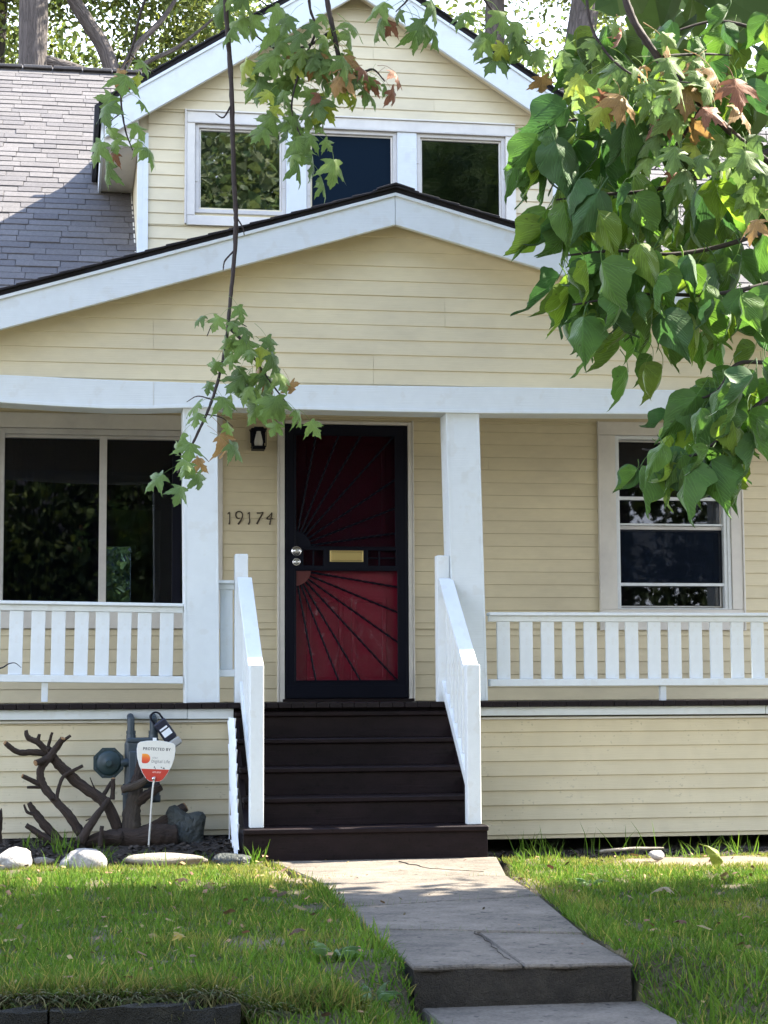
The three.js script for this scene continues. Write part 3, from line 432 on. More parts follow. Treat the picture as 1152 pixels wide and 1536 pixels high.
// --- dormer
{
  const AX = 2.26, AY = 6.955, s = 0.632, z1 = 0.16, T = 0.06, D = 0.265, roof = x => AY - Math.abs(x - AX) * s, xl = 0.176, xr = 4.33;
  const inset = y => (AY - 0.16 - y) / s;
  const holes = [[0.985, 1.66, 4.87, 5.53], [1.90, 2.58, 4.5, 5.56], [2.775, 3.475, 4.7, 5.56]];
  const wall = part('dormer_wall', prism([[0.52, 3.9], [3.965, 3.9], [3.965, roof(3.965) - 0.14], [AX, AY - 0.14], [0.52, roof(0.52) - 0.14]], -0.13, -0.004, 0, holes.map(h => rect(...h))), M.siding[2], house);
  siding(wall, 0, 4.30, 6.6, 0.1026, y => [Math.max(0.594, AX - inset(y)), Math.min(3.885, AX + inset(y))], [[0.897, 3.572, 4.72, 5.655]], [[2.4, 6.2], [1.5, 6.0], [2.9, 5.8]], 51, 0.010);
  part('corner_board', merge([bx(0.51, 0.594, 4.2, 5.45, -0.05, 0.024), bx(0.553, 0.594, 4.2, 5.45, 0.024, 0.028, 0.002)]), M.white, wall); part('corner_board', bx(3.885, 3.973, 4.2, 5.45, -0.05, 0.024), M.white, wall);
  part('dormer_side', prismX([[-0.05, 3.9], [-3.4, 6.0], [-3.4, 6.5], [-0.05, 5.6]], 0.515, 0.6, 0), M.siding[0], house); part('dormer_side', prismX([[-0.05, 3.9], [-3.4, 6.0], [-3.4, 6.5], [-0.05, 5.6]], 3.88, 3.968, 0), M.siding[0], house);
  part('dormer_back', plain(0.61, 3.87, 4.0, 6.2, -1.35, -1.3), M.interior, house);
  part('side_flashing', prismX([[-0.02, 4.35], [-2.4, 5.97], [-2.4, 6.07], [-0.02, 4.45]], 0.498, 0.5095, 0), M.trim, house);
  // window group: casing, mullions, three windows
  const cas = part('window_casing', merge([bx(0.897, 3.572, 5.558, 5.642, -0.01, 0.03), bx(0.8975, 3.5715, 5.643, 5.655, -0.01, 0.042), bx(0.897, 0.962, 4.80, 5.557, -0.01, 0.03), bx(3.49, 3.572, 4.5, 5.557, -0.01, 0.03), bx(0.898, 2.2, 4.722, 4.80, -0.01, 0.027)]), M.trim, house);
  part('casing_bead', merge([bx(0.880, 0.8965, 4.73, 5.66, 0, 0.036), bx(0.9, 3.57, 5.548, 5.5575, -0.005, 0.036, 0.002)]), M.frame, cas);
  part('mullion', bx(1.69, 1.853, 4.6, 5.547, -0.02, 0.026), M.white, cas); part('mullion', bx(2.592, 2.752, 4.4, 5.547, -0.02, 0.026), M.white, cas);
  const win = (x0, x1, y0, y1, label, gm, dark) => {
    const w = part('window', ring(x0, x1, y0, y1, 0.032, -0.06, 0.012), M.frame, house, label);
    part('sash', ring(x0 + 0.033, x1 - 0.033, y0 + 0.033, y1 - 0.033, 0.014, -0.05, -0.008, 0.002), M.trim, w);
    part('pane', plain(x0 + 0.046, x1 - 0.046, y0 + 0.046, y1 - 0.046, -0.03, -0.026), gm, w);
    if (dark) part('screen', plain(x0 + 0.04, x1 - 0.04, y0 + 0.04, y1 - 0.04, -0.018, -0.016), M.bugScreen, w);
  };
  win(0.963, 1.689, 4.825, 5.547, 'left dormer window reflecting sky and leaves', M.glassBright);
  win(1.854, 2.591, 4.4, 5.547, 'middle dormer window behind a dark screen', M.glass, true);
  win(2.753, 3.489, 4.6, 5.547, 'right dormer window with dull dark glass', M.glassDull);
  for (const [x, ys] of [[0.975, [5.4, 5.08]], [1.672, [5.05]], [1.876, [5.0]], [2.762, [5.3, 5.0]], [3.478, [5.2]]]) for (const y of ys) part('clip', bx(x - 0.008, x + 0.008, y - 0.004, y + 0.004, 0.012, 0.018, 0.001), M.frame, cas);
  // roof, rakes, eave boxes
  const slopeP = (x0, x1, a, b, zA, zB, bev = 0) => prism([[x0, roof(x0) - a], [x1, roof(x1) - a], [x1, roof(x1) - b], [x0, roof(x0) - b]], zA, zB, bev);
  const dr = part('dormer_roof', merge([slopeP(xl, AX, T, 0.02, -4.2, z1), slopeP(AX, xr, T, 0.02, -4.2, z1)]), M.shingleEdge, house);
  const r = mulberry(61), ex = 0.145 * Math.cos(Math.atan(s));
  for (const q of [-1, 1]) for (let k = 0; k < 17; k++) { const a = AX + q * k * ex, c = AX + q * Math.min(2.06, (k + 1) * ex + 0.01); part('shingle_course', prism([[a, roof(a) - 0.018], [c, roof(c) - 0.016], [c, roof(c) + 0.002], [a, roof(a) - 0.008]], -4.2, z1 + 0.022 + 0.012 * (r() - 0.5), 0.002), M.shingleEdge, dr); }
  const rk = part('rake_board', slopeP(xl + 0.075, AX - 0.0015, T, T + D, z1 - 0.045, z1 - 0.005, 0.004), M.white, house); part('drip_edge', slopeP(xl + 0.06, AX, T + 0.001, T + 0.028, z1 - 0.004, z1 + 0.008, 0.002), M.whiteRail, rk);
  const rk2 = part('rake_board', slopeP(AX + 0.0015, xr - 0.075, T, T + D, z1 - 0.045, z1 - 0.005, 0.004), M.white, house); part('drip_edge', slopeP(AX, xr - 0.06, T + 0.001, T + 0.028, z1 - 0.004, z1 + 0.008, 0.002), M.whiteRail, rk2);
  part('rake_soffit', merge([slopeP(0.5, AX, T + D - 0.03, T + D - 0.02, 0.03, z1 - 0.046), slopeP(AX, 3.97, T + D - 0.03, T + D - 0.02, 0.03, z1 - 0.046)]), M.siding[0], house);
  const eb = (x0, x1, xo) => { const e = part('eave_box', merge([bx(x0, x1, 5.31, 5.37, -2.6, z1 - 0.05), bx(x0, x1, 5.37, 5.56, z1 - 0.1, z1 - 0.05)]), M.trim, house); part('eave_fascia', bx(xo - 0.011, xo + 0.011, 5.295, 5.575, -2.6, z1 - 0.046), M.whiteRail, e); return e; };
  eb(0.245, 0.512, 0.233); eb(3.97, 4.27, 4.282);
  part('gutter_edge', merge([bx(0.168, 0.205, 5.45, 5.61, -2.7, z1 + 0.02), bx(4.30, 4.335, 5.45, 5.61, -2.7, z1 + 0.02)]), M.blackRough, house);
}
// --- main roof with single shingles
{
  const m = 0.68, y0 = 4.42, zr = -4.35, th = Math.atan(m), Y = z => y0 - m * z, xl = -2.6, xr = 7.0, ze = 1.15;
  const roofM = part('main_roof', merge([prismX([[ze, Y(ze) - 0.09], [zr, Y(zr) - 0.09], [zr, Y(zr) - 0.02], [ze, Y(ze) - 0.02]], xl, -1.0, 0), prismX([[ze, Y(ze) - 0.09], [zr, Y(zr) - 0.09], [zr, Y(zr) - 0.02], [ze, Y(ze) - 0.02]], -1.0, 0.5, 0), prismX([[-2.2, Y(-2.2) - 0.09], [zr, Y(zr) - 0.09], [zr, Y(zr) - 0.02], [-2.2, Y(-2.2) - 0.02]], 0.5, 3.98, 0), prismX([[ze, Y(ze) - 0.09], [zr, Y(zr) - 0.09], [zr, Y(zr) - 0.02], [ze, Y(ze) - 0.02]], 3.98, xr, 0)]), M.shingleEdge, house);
  part('rear_slope', prismX([[-9.2, Y(zr) - 4.9 * m - 0.05], [zr, Y(zr) - 0.05], [zr, Y(zr) + 0.02], [-9.2, Y(zr) - 4.9 * m + 0.02]], xl, xr, 0), M.shingle[0], house);
  const ex = 0.132, r = mulberry(91), L = Math.hypot(ze - zr, Y(zr) - Y(ze)), rows = Math.floor(L / ex), q = new THREE.Quaternion().setFromAxisAngle(V(1, 0, 0), th - 0.05);
  const W = [0.2, 0.27, 0.34].map(w => { const g = new RoundedBoxGeometry(w - 0.003, 0.015, ex + 0.03, 1, 0.003); return uvm(g); });
  const far = [[], [], [], []]; let n = 0;
  for (let k = 0; k <= rows; k++) {
    const d = k * ex + ex / 2, z = ze - d * Math.cos(th), y = Y(ze) + d * Math.sin(th); let x = xl + r() * 0.2;
    while (x < xr) {
      const wi = Math.floor(r() * 3), w = [0.2, 0.27, 0.34][wi], mi = Math.floor(r() * 4), cx = x + w / 2; x += w;
      const dorm = z > 0 ? false : z > -2.35 ? cx > 0.8 && cx < 3.75 : (cx > 0.5 - 0 && cx < 3.9 && (y < 6.86 - Math.abs(cx - 2.21) * 0.632 - 0.05));
      if (dorm) continue;
      const lift = 0.002 + 0.007 * r(), pos = V(cx, y + lift * Math.cos(th), z + lift * Math.sin(th) + (r() - 0.5) * 0.004);
      if (cx > -1.25 && cx < 0.75 && z > -4.4 && z < 0.6 && n < 300) { piece('shingle', W[wi], M.shingle[mi], roofM, pos, q); n++; }
      else { const g = W[wi].clone(); g.applyQuaternion(q); g.translate(pos.x, pos.y, pos.z); far[mi].push(g); }
    }
  }
  far.forEach((l, i) => { const p = part('shingle_field', merge(l), M.shingle[i], roofM); p.userData.kind = 'stuff'; });
  for (let x = xl; x < xr; x += 0.3) part('ridge_shingle', bx(x, x + 0.29, Y(zr) - 0.01, Y(zr) + 0.022, zr - 0.13, zr + 0.1, 0.008), M.shingle[(Math.round(x * 10) + 40) % 4], roofM);
}
// ---------------------------------------------------------------- stairs with handrails
{
  const st = thing('porch_stairs', 'dark brown wooden front steps with white handrails up to the door', 'stairs', [1.85, 0, 2.7]);
  const H = [0.2, 0.376, 0.553, 0.732, 0.908], Zf = [3.10, 2.85, 2.6, 2.35, 2.22];
  for (let k = 0; k < 5; k++) {
    const x0 = k ? 1.10 : 1.075, x1 = k ? 2.575 : 2.60, zb = k < 4 ? Zf[k + 1] - 0.025 : 2.17;
    part('tread', bx(x0 - 0.004, x1 + 0.004, H[k] - 0.036, H[k], zb - 0.02, Zf[k] + 0.012, 0.012), M.step, st);
    part('riser', bx(x0, x1, k ? H[k - 1] + 0.001 : -0.03, H[k] - 0.037, Zf[k] - 0.045, Zf[k] - 0.02, 0.002), M.step, st);
  }
  for (const x of [1.09, 2.55]) part('stringer', prismX([[3.05, -0.02], [3.05, 0.15], [2.8, 0.33], [2.55, 0.5], [2.3, 0.68], [2.19, 0.85], [2.19, -0.02]], x, x + 0.035, 0.002), M.step, st);
  const rail = (xa, xb, tx, side) => { // xa..xb bottom newel, tx left edge of the top newel
    const w = xb - xa, h = part('handrail', prismX([[2.962, 1.165], [2.962, 1.2], [2.19, 1.795], [2.19, 1.76]], xa - 0.004, xb + 0.006, 0.003), M.whiteRail, st, side + ' white stair handrail');
    // sloping top and bottom rails as slanted prisms
    const low = prismX([[2.962, 0.40], [2.962, 0.48], [2.19, 1.105], [2.19, 1.025]], xa + 0.012, xb - 0.012, 0.003), sub = prismX([[2.962, 1.10], [2.962, 1.163], [2.19, 1.758], [2.19, 1.695]], xa + 0.02, xb - 0.025, 0.003);
    part('lower_rail', low, M.whiteRail, h); part('under_rail', sub, M.whiteRail, h);
    part('newel_post', bx(xa, xb, 0.202, 1.2, 2.965, 3.05, 0.006), M.whiteRail, h); part('newel_post', bx(tx, tx + w, 0.964, 1.952, 2.10, 2.186, 0.006), M.whiteRail, h);
    for (let k = 0; k < 6; k++) { const z = 2.285 + k * 0.118, t = (2.962 - z) / 0.772; part('baluster', bx((xa + xb) / 2 - 0.018, (xa + xb) / 2 + 0.018, 0.47 + t * 0.625, 1.11 + t * 0.595, z - 0.018, z + 0.018, 0.003), M.whiteRail, h); }
  };
  rail(1.118, 1.204, 1.10, 'left'); rail(2.482, 2.57, 2.468, 'right');
  // leaning lattice panel closing the side of the stairs
  const lt = part('lattice_panel', bx(1.050, 1.056, 0.0, 0.85, 2.32, 2.345, 0.002), M.lattice, st, 'white crisscross lattice panel on the left side of the steps');
  for (let k = -6; k < 10; k++) for (const s of [-1, 1]) { // slats clipped to the panel outline
    const pts = []; for (let t = 0; t <= 40; t++) { const y = t / 40 * 0.86 + 0.01, z = 2.3 + k * 0.1 + s * (y - 0.43); const lo = 2.26 + (0.87 - y) * 0.35, hi = lo + 0.52; if (z > lo && z < hi) pts.push([z, y]); }
    if (pts.length < 3) continue; const a = pts[0], b = pts[pts.length - 1]; const wv = 0.016; const x = s > 0 ? 1.051 : 1.044;
    part('lattice_slat', prismX([[a[0] - wv, a[1]], [a[0] + wv, a[1]], [b[0] + wv, b[1]], [b[0] - wv, b[1]]], x, x + 0.007, 0.001), M.lattice, lt);
  }
}
// ---------------------------------------------------------------- wall lantern, house number
{
  const t = thing('wall_lantern', 'small black wall lantern with frosted chimney left of the front door', 'lamp', [1.455, 2.93, 0.03]);
  part('mounting_block', merge([bx(1.373, 1.532, 2.932, 3.146, 0, 0.026), ring(1.369, 1.536, 2.928, 3.15, 0.014, 0.0265, 0.032, 0.001)]), M.siding[0], t);
  part('back_plate', prism([[1.412, 2.925], [1.512, 2.925], [1.514, 2.985], [1.522, 2.99], [1.522, 3.075], [1.531, 3.092], [1.508, 3.096], [1.49, 3.108], [1.462, 3.116], [1.434, 3.108], [1.416, 3.096], [1.393, 3.092], [1.403, 3.075], [1.403, 2.99], [1.411, 2.985]], 0.033, 0.05, 0.003), M.black, t);
  part('base', merge([bx(1.412, 1.512, 2.926, 2.944, 0.051, 0.15, 0.004), bx(1.405, 1.519, 2.945, 2.953, 0.051, 0.158, 0.002)]), M.black, t);
  part('roof', merge([bx(1.40, 1.524, 3.078, 3.09, 0.051, 0.165, 0.003), bx(1.425, 1.5, 3.091, 3.104, 0.051, 0.14, 0.005)]), M.black, t);
  part('chimney', lathe([[0.004, 3.074], [0.017, 3.072], [0.018, 3.055], [0.022, 3.045], [0.033, 2.995], [0.034, 2.978], [0.03, 2.962], [0.038, 2.9535]], 1.462, 0, 0.105), M.frosted, t);
  part('post', merge([bx(1.404, 1.41, 2.954, 3.077, 0.149, 0.155, 0.001), bx(1.514, 1.52, 2.954, 3.077, 0.149, 0.155, 0.001)]), M.black, t);
}
{
  const t = thing('house_number', 'dark metal house number 19174 on the siding left of the door', 'house number', [1.4, 2.345, 0.012]);
  // brush-like cast figures: tapering strokes, flattened against the wall
  const stroke = (pts, rad) => { const g = tube(pts.map(([X, Y]) => [1.223 + (X / 10.578 - 10) * 0.005243, 2.445 - (Y / 10.578 - 13) * 0.00525, 0]), rad.map(q => q * 0.0005), 8, 5); g.scale(1, 1, 0.6); g.translate(0, 0, 0.016); return g; };
  for (const strokes of [
    [[[[120, 176], [146, 146], [151, 230], [149, 300], [143, 336]], [8, 10, 9, 11, 14]]],
    [[[[312, 238], [275, 238], [248, 195], [262, 145], [302, 130], [345, 152], [353, 205], [330, 268], [284, 334]], [9, 10, 11, 11, 10, 11, 11, 13, 15]]],
    [[[[438, 170], [462, 142], [464, 230], [466, 295], [447, 335]], [8, 10, 9, 12, 14]]],
    [[[[580, 152], [630, 150], [684, 138]], [12, 10, 7]], [[[682, 140], [632, 230], [580, 326]], [8, 12, 14]]],
    [[[[824, 142], [780, 196], [738, 240], [780, 246], [836, 238]], [8, 8, 9, 10, 8]], [[[820, 150], [804, 240], [784, 336]], [8, 11, 13]]],
  ]) part('digit', merge(strokes.map(q => stroke(...q))), M.digit, t);
}
// ---------------------------------------------------------------- gas meter, lock box, yard sign
{
  const t = thing('gas_meter', 'grey blue gas meter with round regulator against the porch skirt', 'gas meter', [0.48, 0.15, 2.34]);
  const pipe = (pts, r) => tube(pts, [r], 12, 8, 0, 1);
  part('riser_pipe', merge([pipe([[0.415, 0.72, 2.36], [0.414, 0.80, 2.36], [0.413, 0.875, 2.36]], 0.024), lathe([[0.031, 0], [0.031, 0.02], [0.028, 0.03], [0.031, 0.03], [0.031, 0.05]], 0.415, 0.74, 2.36, 8), pipe([[0.413, 0.86, 2.36], [0.413, 0.878, 2.30], [0.413, 0.878, 2.2]], 0.022)]), M.meter, t);
  part('riser_pipe', merge([pipe([[0.558, 0.72, 2.36], [0.558, 0.80, 2.36], [0.558, 0.875, 2.36]], 0.024), lathe([[0.031, 0], [0.031, 0.02], [0.028, 0.03], [0.031, 0.03], [0.031, 0.05]], 0.558, 0.74, 2.36, 8), pipe([[0.558, 0.86, 2.36], [0.558, 0.878, 2.30], [0.558, 0.878, 2.2]], 0.022)]), M.meter, t);
  part('meter_body', merge([bx(0.375, 0.60, 0.42, 0.735, 2.28, 2.40, 0.03), bx(0.385, 0.59, 0.715, 0.745, 2.27, 2.41, 0.012), bx(0.40, 0.575, 0.46, 0.66, 2.401, 2.43, 0.012)]), M.meter, t);
  part('index_cover', bx(0.44, 0.535, 0.55, 0.64, 2.431, 2.45, 0.01), M.meterDark, t);
  const reg = part('regulator', merge([(() => { const g = new THREE.CylinderGeometry(0.104, 0.104, 0.024, 8); g.rotateY(Math.PI / 8); g.rotateX(Math.PI / 2); g.translate(0.272, 0.587, 2.40); return g.toNonIndexed(); })(), (() => { const g = new THREE.LatheGeometry([[0, 0.046], [0.018, 0.045], [0.02, 0.03], [0.05, 0.027], [0.07, 0.018], [0.078, 0.0125], [0.078, 0]].map(p => new THREE.Vector2(...p)), 32); g.rotateX(Math.PI / 2); g.translate(0.272, 0.587, 2.405); return g; })(), (() => { const g = new THREE.LatheGeometry([[0, -0.06], [0.06, -0.05], [0.083, -0.0115]].map(p => new THREE.Vector2(...p)), 32); g.rotateX(Math.PI / 2); g.translate(0.272, 0.587, 2.40); return g; })()]), M.regulator, t);
  for (let k = 0; k < 8; k++) { const a = k / 8 * 2 * Math.PI; const g = new THREE.CylinderGeometry(0.007, 0.007, 0.012, 6); g.rotateX(Math.PI / 2); g.translate(0.272 + 0.09 * Math.cos(a + 0.39), 0.587 + 0.09 * Math.sin(a + 0.39), 2.416); part('bolt', g, M.meterDark, reg); }
  { const g = new THREE.CylinderGeometry(0.02, 0.022, 0.02, 6); g.rotateX(Math.PI / 2); g.translate(0.272, 0.587, 2.47); part('cap', g, M.regulator, reg); }
  part('connector', merge([pipe([[0.35, 0.587, 2.39], [0.37, 0.587, 2.39], [0.40, 0.587, 2.385]], 0.028), pipe([[0.395, 0.45, 2.35], [0.395, 0.3, 2.36], [0.395, 0.05, 2.36]], 0.03), lathe([[0.038, 0], [0.038, 0.04], [0.033, 0.05]], 0.395, 0.38, 2.36, 8)]), M.meter, t);
  part('drip_leg', merge([pipe([[0.575, 0.48, 2.35], [0.575, 0.42, 2.35], [0.575, 0.345, 2.35]], 0.026), lathe([[0.0, -0.005], [0.03, -0.005], [0.033, 0.01], [0.033, 0.04]], 0.575, 0.335, 2.35, 8)]), M.meterDark, t);
}
{
  const t = thing('lock_box', 'black and grey key lock box hanging from the gas pipe', 'lock box', [0.60, 0.85, 2.39]);
  const a = 0.62; // tilt
  const tilt = g => rotAbout(g, 0.575, 0.87, 2.39, 'Z', a);
  part('shackle', tilt((() => { const p = []; for (let k = 0; k <= 12; k++) { const th = Math.PI * k / 12; p.push(V(0.575 + 0.032 * Math.cos(th), 0.875 + 0.034 * Math.sin(th), 2.405)); } p.unshift(V(0.607, 0.84, 2.405)); p.push(V(0.543, 0.84, 2.405)); return tube(p, [0.0065], 8, 2); })()), M.black, t);
  part('case', tilt(bx(0.531, 0.619, 0.70, 0.845, 2.385, 2.43, 0.012)), M.plasticBlack, t);
  part('bottom_cap', tilt(bx(0.527, 0.623, 0.645, 0.699, 2.378, 2.436, 0.014)), M.plasticGrey, t);
  part('sticker', tilt(bx(0.545, 0.605, 0.735, 0.775, 2.4305, 2.4315, 0.0003)), M.paper, t); part('sticker', tilt(bx(0.545, 0.60, 0.785, 0.797, 2.4305, 2.4315, 0.0003)), M.paper, t);
}
{
  const t = thing('yard_sign', 'white and orange security yard sign on a thin stake', 'yard sign', [0.52, 0.04, 2.62]);
  const W = 0.24, H = 0.26, cx = 0.555, y0 = 0.474;
  const half = [[0, 0], [0.03, 0.003], [0.05, 0.014], [0.075, 0.05], [0.10, 0.10], [0.115, 0.15], [0.12, 0.20], [0.116, 0.232], [0.104, 0.243], [0.06, 0.252], [0, 0.256]];
  const pts = half.map(p => new THREE.Vector2(p[0], p[1])).concat(half.slice(1, -1).reverse().map(p => new THREE.Vector2(-p[0], p[1])));
  const place = g => { g.rotateZ(-0.05); g.rotateX(-0.04); g.translate(cx, y0, 2.625); return g; };
  const body = new THREE.ExtrudeGeometry(new THREE.Shape(pts), { depth: 0.003, bevelEnabled: true, bevelThickness: 0.001, bevelSize: 0.002, bevelSegments: 1 }); body.translate(0, 0, -0.004);
  const panel = part('panel', uvm(place(body)), M.paper, t);
  const c = document.createElement('canvas'); c.width = 480; c.height = 512; const x = c.getContext('2d');
  x.fillStyle = '#d9d7cf'; x.fillRect(0, 0, 480, 512);
  x.fillStyle = '#b83a2c'; x.fillRect(0, 356, 480, 156);
  x.fillStyle = '#3c3d41'; x.font = 'bold 50px sans-serif'; x.textAlign = 'center'; x.fillText('PROTECTED BY', 246, 122);
  const gr = x.createLinearGradient(0, 168, 0, 290); gr.addColorStop(0, '#f0a437'); gr.addColorStop(0.5, '#e0632f'); gr.addColorStop(1, '#c23b33'); x.fillStyle = gr;
  x.beginPath(); x.moveTo(72, 168); x.lineTo(112, 168); x.bezierCurveTo(190, 168, 190, 288, 112, 288); x.lineTo(90, 288); x.bezierCurveTo(74, 288, 66, 280, 66, 262); x.lineTo(66, 182); x.bezierCurveTo(66, 172, 68, 168, 72, 168); x.fill();
  x.fillStyle = '#77787c'; x.textAlign = 'left'; x.font = '30px sans-serif'; x.fillText('AT&T', 196, 226); x.font = '50px sans-serif'; x.fillStyle = '#4b4c50'; x.fillText('Digital Life', 186, 276);
  x.fillStyle = '#e9c9c0'; x.font = 'bold 26px sans-serif'; x.textAlign = 'center'; x.fillText('ATT.2727', 262, 404);
  x.globalAlpha = 0.14; x.fillStyle = '#4a3c28'; const r = mulberry(9); for (let k = 0; k < 900; k++) { x.beginPath(); x.arc(r() * 480, r() * 512, 0.5 + r() * 2.4, 0, 7); x.fill(); }
  x.globalAlpha = 0.8; x.fillStyle = '#2a2a2a'; for (const [px, py] of [[228, 330], [240, 345], [318, 332], [345, 338], [352, 346]]) { x.beginPath(); x.ellipse(px, py, 12, 5, px, 0, 7); x.fill(); } x.globalAlpha = 1;
  const ct = new THREE.CanvasTexture(c); ct.colorSpace = THREE.SRGBColorSpace;
  const face = new THREE.ShapeGeometry(new THREE.Shape(pts)); const p = face.attributes.position, uv = []; for (let k = 0; k < p.count; k++) uv.push((p.getX(k) + 0.12) / 0.24, p.getY(k) / 0.256); face.setAttribute('uv', new THREE.Float32BufferAttribute(uv, 2)); face.translate(0, 0, 0.0025);
  part('printed_face', place(face), MS({ map: ct, roughness: 0.45 }), panel);
  part('stake', tube([[0.556, 0.505, 2.632], [0.545, 0.44, 2.634], [0.532, 0.25, 2.63], [0.518, 0.02, 2.625]], [0.006], 8, 4), MS({ color: col(0.55, 0.54, 0.5), roughness: 0.4 }), t);
  { const g = new THREE.SphereGeometry(0.012, 12, 8); g.translate(0.548, 0.493, 2.637); part('bolt', g, M.steel, panel); }
  part('tab', bx(cx - 0.012, cx + 0.012, 0.728, 0.748, 2.612, 2.617, 0.003), M.paper, panel);
}
// ---------------------------------------------------------------- cut shrub, stumps, stones
{
  const t = thing('dead_shrub', 'uprooted dead shrub with sawn branches lying against the porch skirt', 'dead shrub', [0.2, 0.08, 2.5]);
  const br = (pts, rad, seed, parent = t, name = 'branch', mat = M.deadwood) => part(name, tube(pts, rad, 9, 6, 0.22, seed), mat, parent);
  const trunk = br([[0.335, 0.17, 2.52], [0.25, 0.34, 2.50], [0.10, 0.45, 2.47], [-0.03, 0.57, 2.45], [-0.09, 0.64, 2.44], [-0.12, 0.69, 2.45]], [0.036, 0.036, 0.036, 0.034, 0.031, 0.026], 1);
  const end = (x, y, z, r, ax, ay, az, seed) => { const g = new THREE.CylinderGeometry(r, r, 0.006, 10); const q = new THREE.Quaternion().setFromUnitVectors(V(0, 1, 0), V(ax, ay, az).normalize()); g.applyQuaternion(q); g.translate(x, y, z); part('cut_end', g, M.cutwood, trunk); };
  br([[0.10, 0.15, 2.56], [0.03, 0.26, 2.55], [-0.07, 0.37, 2.52], [-0.14, 0.46, 2.50], [-0.155, 0.55, 2.49], [-0.10, 0.63, 2.48], [-0.05, 0.70, 2.48], [-0.02, 0.745, 2.50]], [0.032, 0.03, 0.026, 0.026, 0.025, 0.026, 0.022, 0.018], 2); end(-0.018, 0.748, 2.501, 0.016, 0.4, 1, 0.4);
  br([[-0.03, 0.72, 2.49], [0.03, 0.765, 2.48]], [0.012, 0.009], 3);
  br([[-0.10, 0.645, 2.44], [-0.20, 0.66, 2.45], [-0.30, 0.665, 2.47], [-0.375, 0.72, 2.49]], [0.022, 0.021, 0.019, 0.016], 4); end(-0.378, 0.724, 2.492, 0.014, -0.7, 0.5, 0.4);
  br([[-0.11, 0.66, 2.45], [-0.17, 0.72, 2.46], [-0.235, 0.755, 2.47], [-0.25, 0.80, 2.47]], [0.022, 0.02, 0.018, 0.011], 5); br([[-0.175, 0.73, 2.465], [-0.165, 0.775, 2.47]], [0.013, 0.01], 6);
  br([[-0.12, 0.66, 2.45], [-0.085, 0.785, 2.46]], [0.012, 0.008], 7); br([[-0.09, 0.63, 2.47], [-0.185, 0.595, 2.53]], [0.024, 0.02], 8); end(-0.187, 0.594, 2.533, 0.018, -0.8, -0.3, 0.5);
  br([[-0.155, 0.46, 2.50], [-0.265, 0.515, 2.52]], [0.018, 0.014], 9); end(-0.267, 0.516, 2.521, 0.013, -1, 0.4, 0.2); br([[-0.15, 0.445, 2.5], [-0.235, 0.445, 2.54]], [0.012, 0.008], 10);
  br([[-0.055, 0.35, 2.54], [-0.04, 0.44, 2.53], [-0.01, 0.51, 2.51], [0.05, 0.545, 2.5], [0.11, 0.575, 2.5]], [0.011, 0.012, 0.012, 0.012, 0.010], 11);
  br([[0.23, 0.37, 2.5], [0.29, 0.47, 2.47]], [0.015, 0.011], 31); br([[0.20, 0.40, 2.51], [0.17, 0.46, 2.49], [0.155, 0.50, 2.49]], [0.006, 0.003], 12);
  br([[0.295, 0.36, 2.52], [0.298, 0.42, 2.52], [0.30, 0.49, 2.52]], [0.018, 0.015, 0.014], 13); end(0.30, 0.493, 2.52, 0.013, 0, 1, 0.2);
  br([[0.275, 0.37, 2.55], [0.20, 0.27, 2.6], [0.14, 0.18, 2.62], [0.09, 0.10, 2.64]], [0.014, 0.024, 0.028, 0.034], 14); br([[0.22, 0.30, 2.6], [0.16, 0.25, 2.6], [0.13, 0.235, 2.58]], [0.006, 0.004], 15);
  br([[-0.06, 0.365, 2.53], [-0.09, 0.375, 2.56]], [0.013, 0.009], 16); br([[0.22, 0.08, 2.66], [0.225, 0.15, 2.66], [0.23, 0.205, 2.655]], [0.016, 0.015, 0.013], 17);
  // main stem and log lying on the soil
  br([[0.42, 0.10, 2.52], [0.415, 0.22, 2.51], [0.43, 0.33, 2.50], [0.45, 0.43, 2.48]], [0.075, 0.062, 0.05, 0.042], 18, t, 'stem', M.deadgrey);
  br([[0.44, 0.33, 2.51], [0.52, 0.39, 2.51], [0.60, 0.44, 2.49]], [0.035, 0.032, 0.028], 19); br([[0.355, 0.425, 2.56], [0.43, 0.445, 2.58], [0.50, 0.485, 2.60], [0.535, 0.54, 2.61]], [0.024, 0.028, 0.024, 0.013], 20, t, 'branch', M.deadgrey); end(0.352, 0.424, 2.56, 0.021, -1, -0.2, 0);
  br([[0.44, 0.45, 2.48], [0.46, 0.52, 2.46], [0.47, 0.60, 2.44]], [0.038, 0.03, 0.02], 21);
  br([[0.46, 0.14, 2.48], [0.60, 0.20, 2.45], [0.76, 0.30, 2.41]], [0.036, 0.036, 0.034], 22); end(0.764, 0.302, 2.409, 0.031, 1, 0.55, -0.2);
  br([[0.25, 0.12, 2.56], [0.42, 0.115, 2.55], [0.58, 0.125, 2.54], [0.70, 0.13, 2.52]], [0.05, 0.075, 0.08, 0.07], 23, t, 'log'); br([[0.12, 0.09, 2.6], [0.24, 0.13, 2.58], [0.36, 0.12, 2.6]], [0.03, 0.04, 0.045], 24);
}
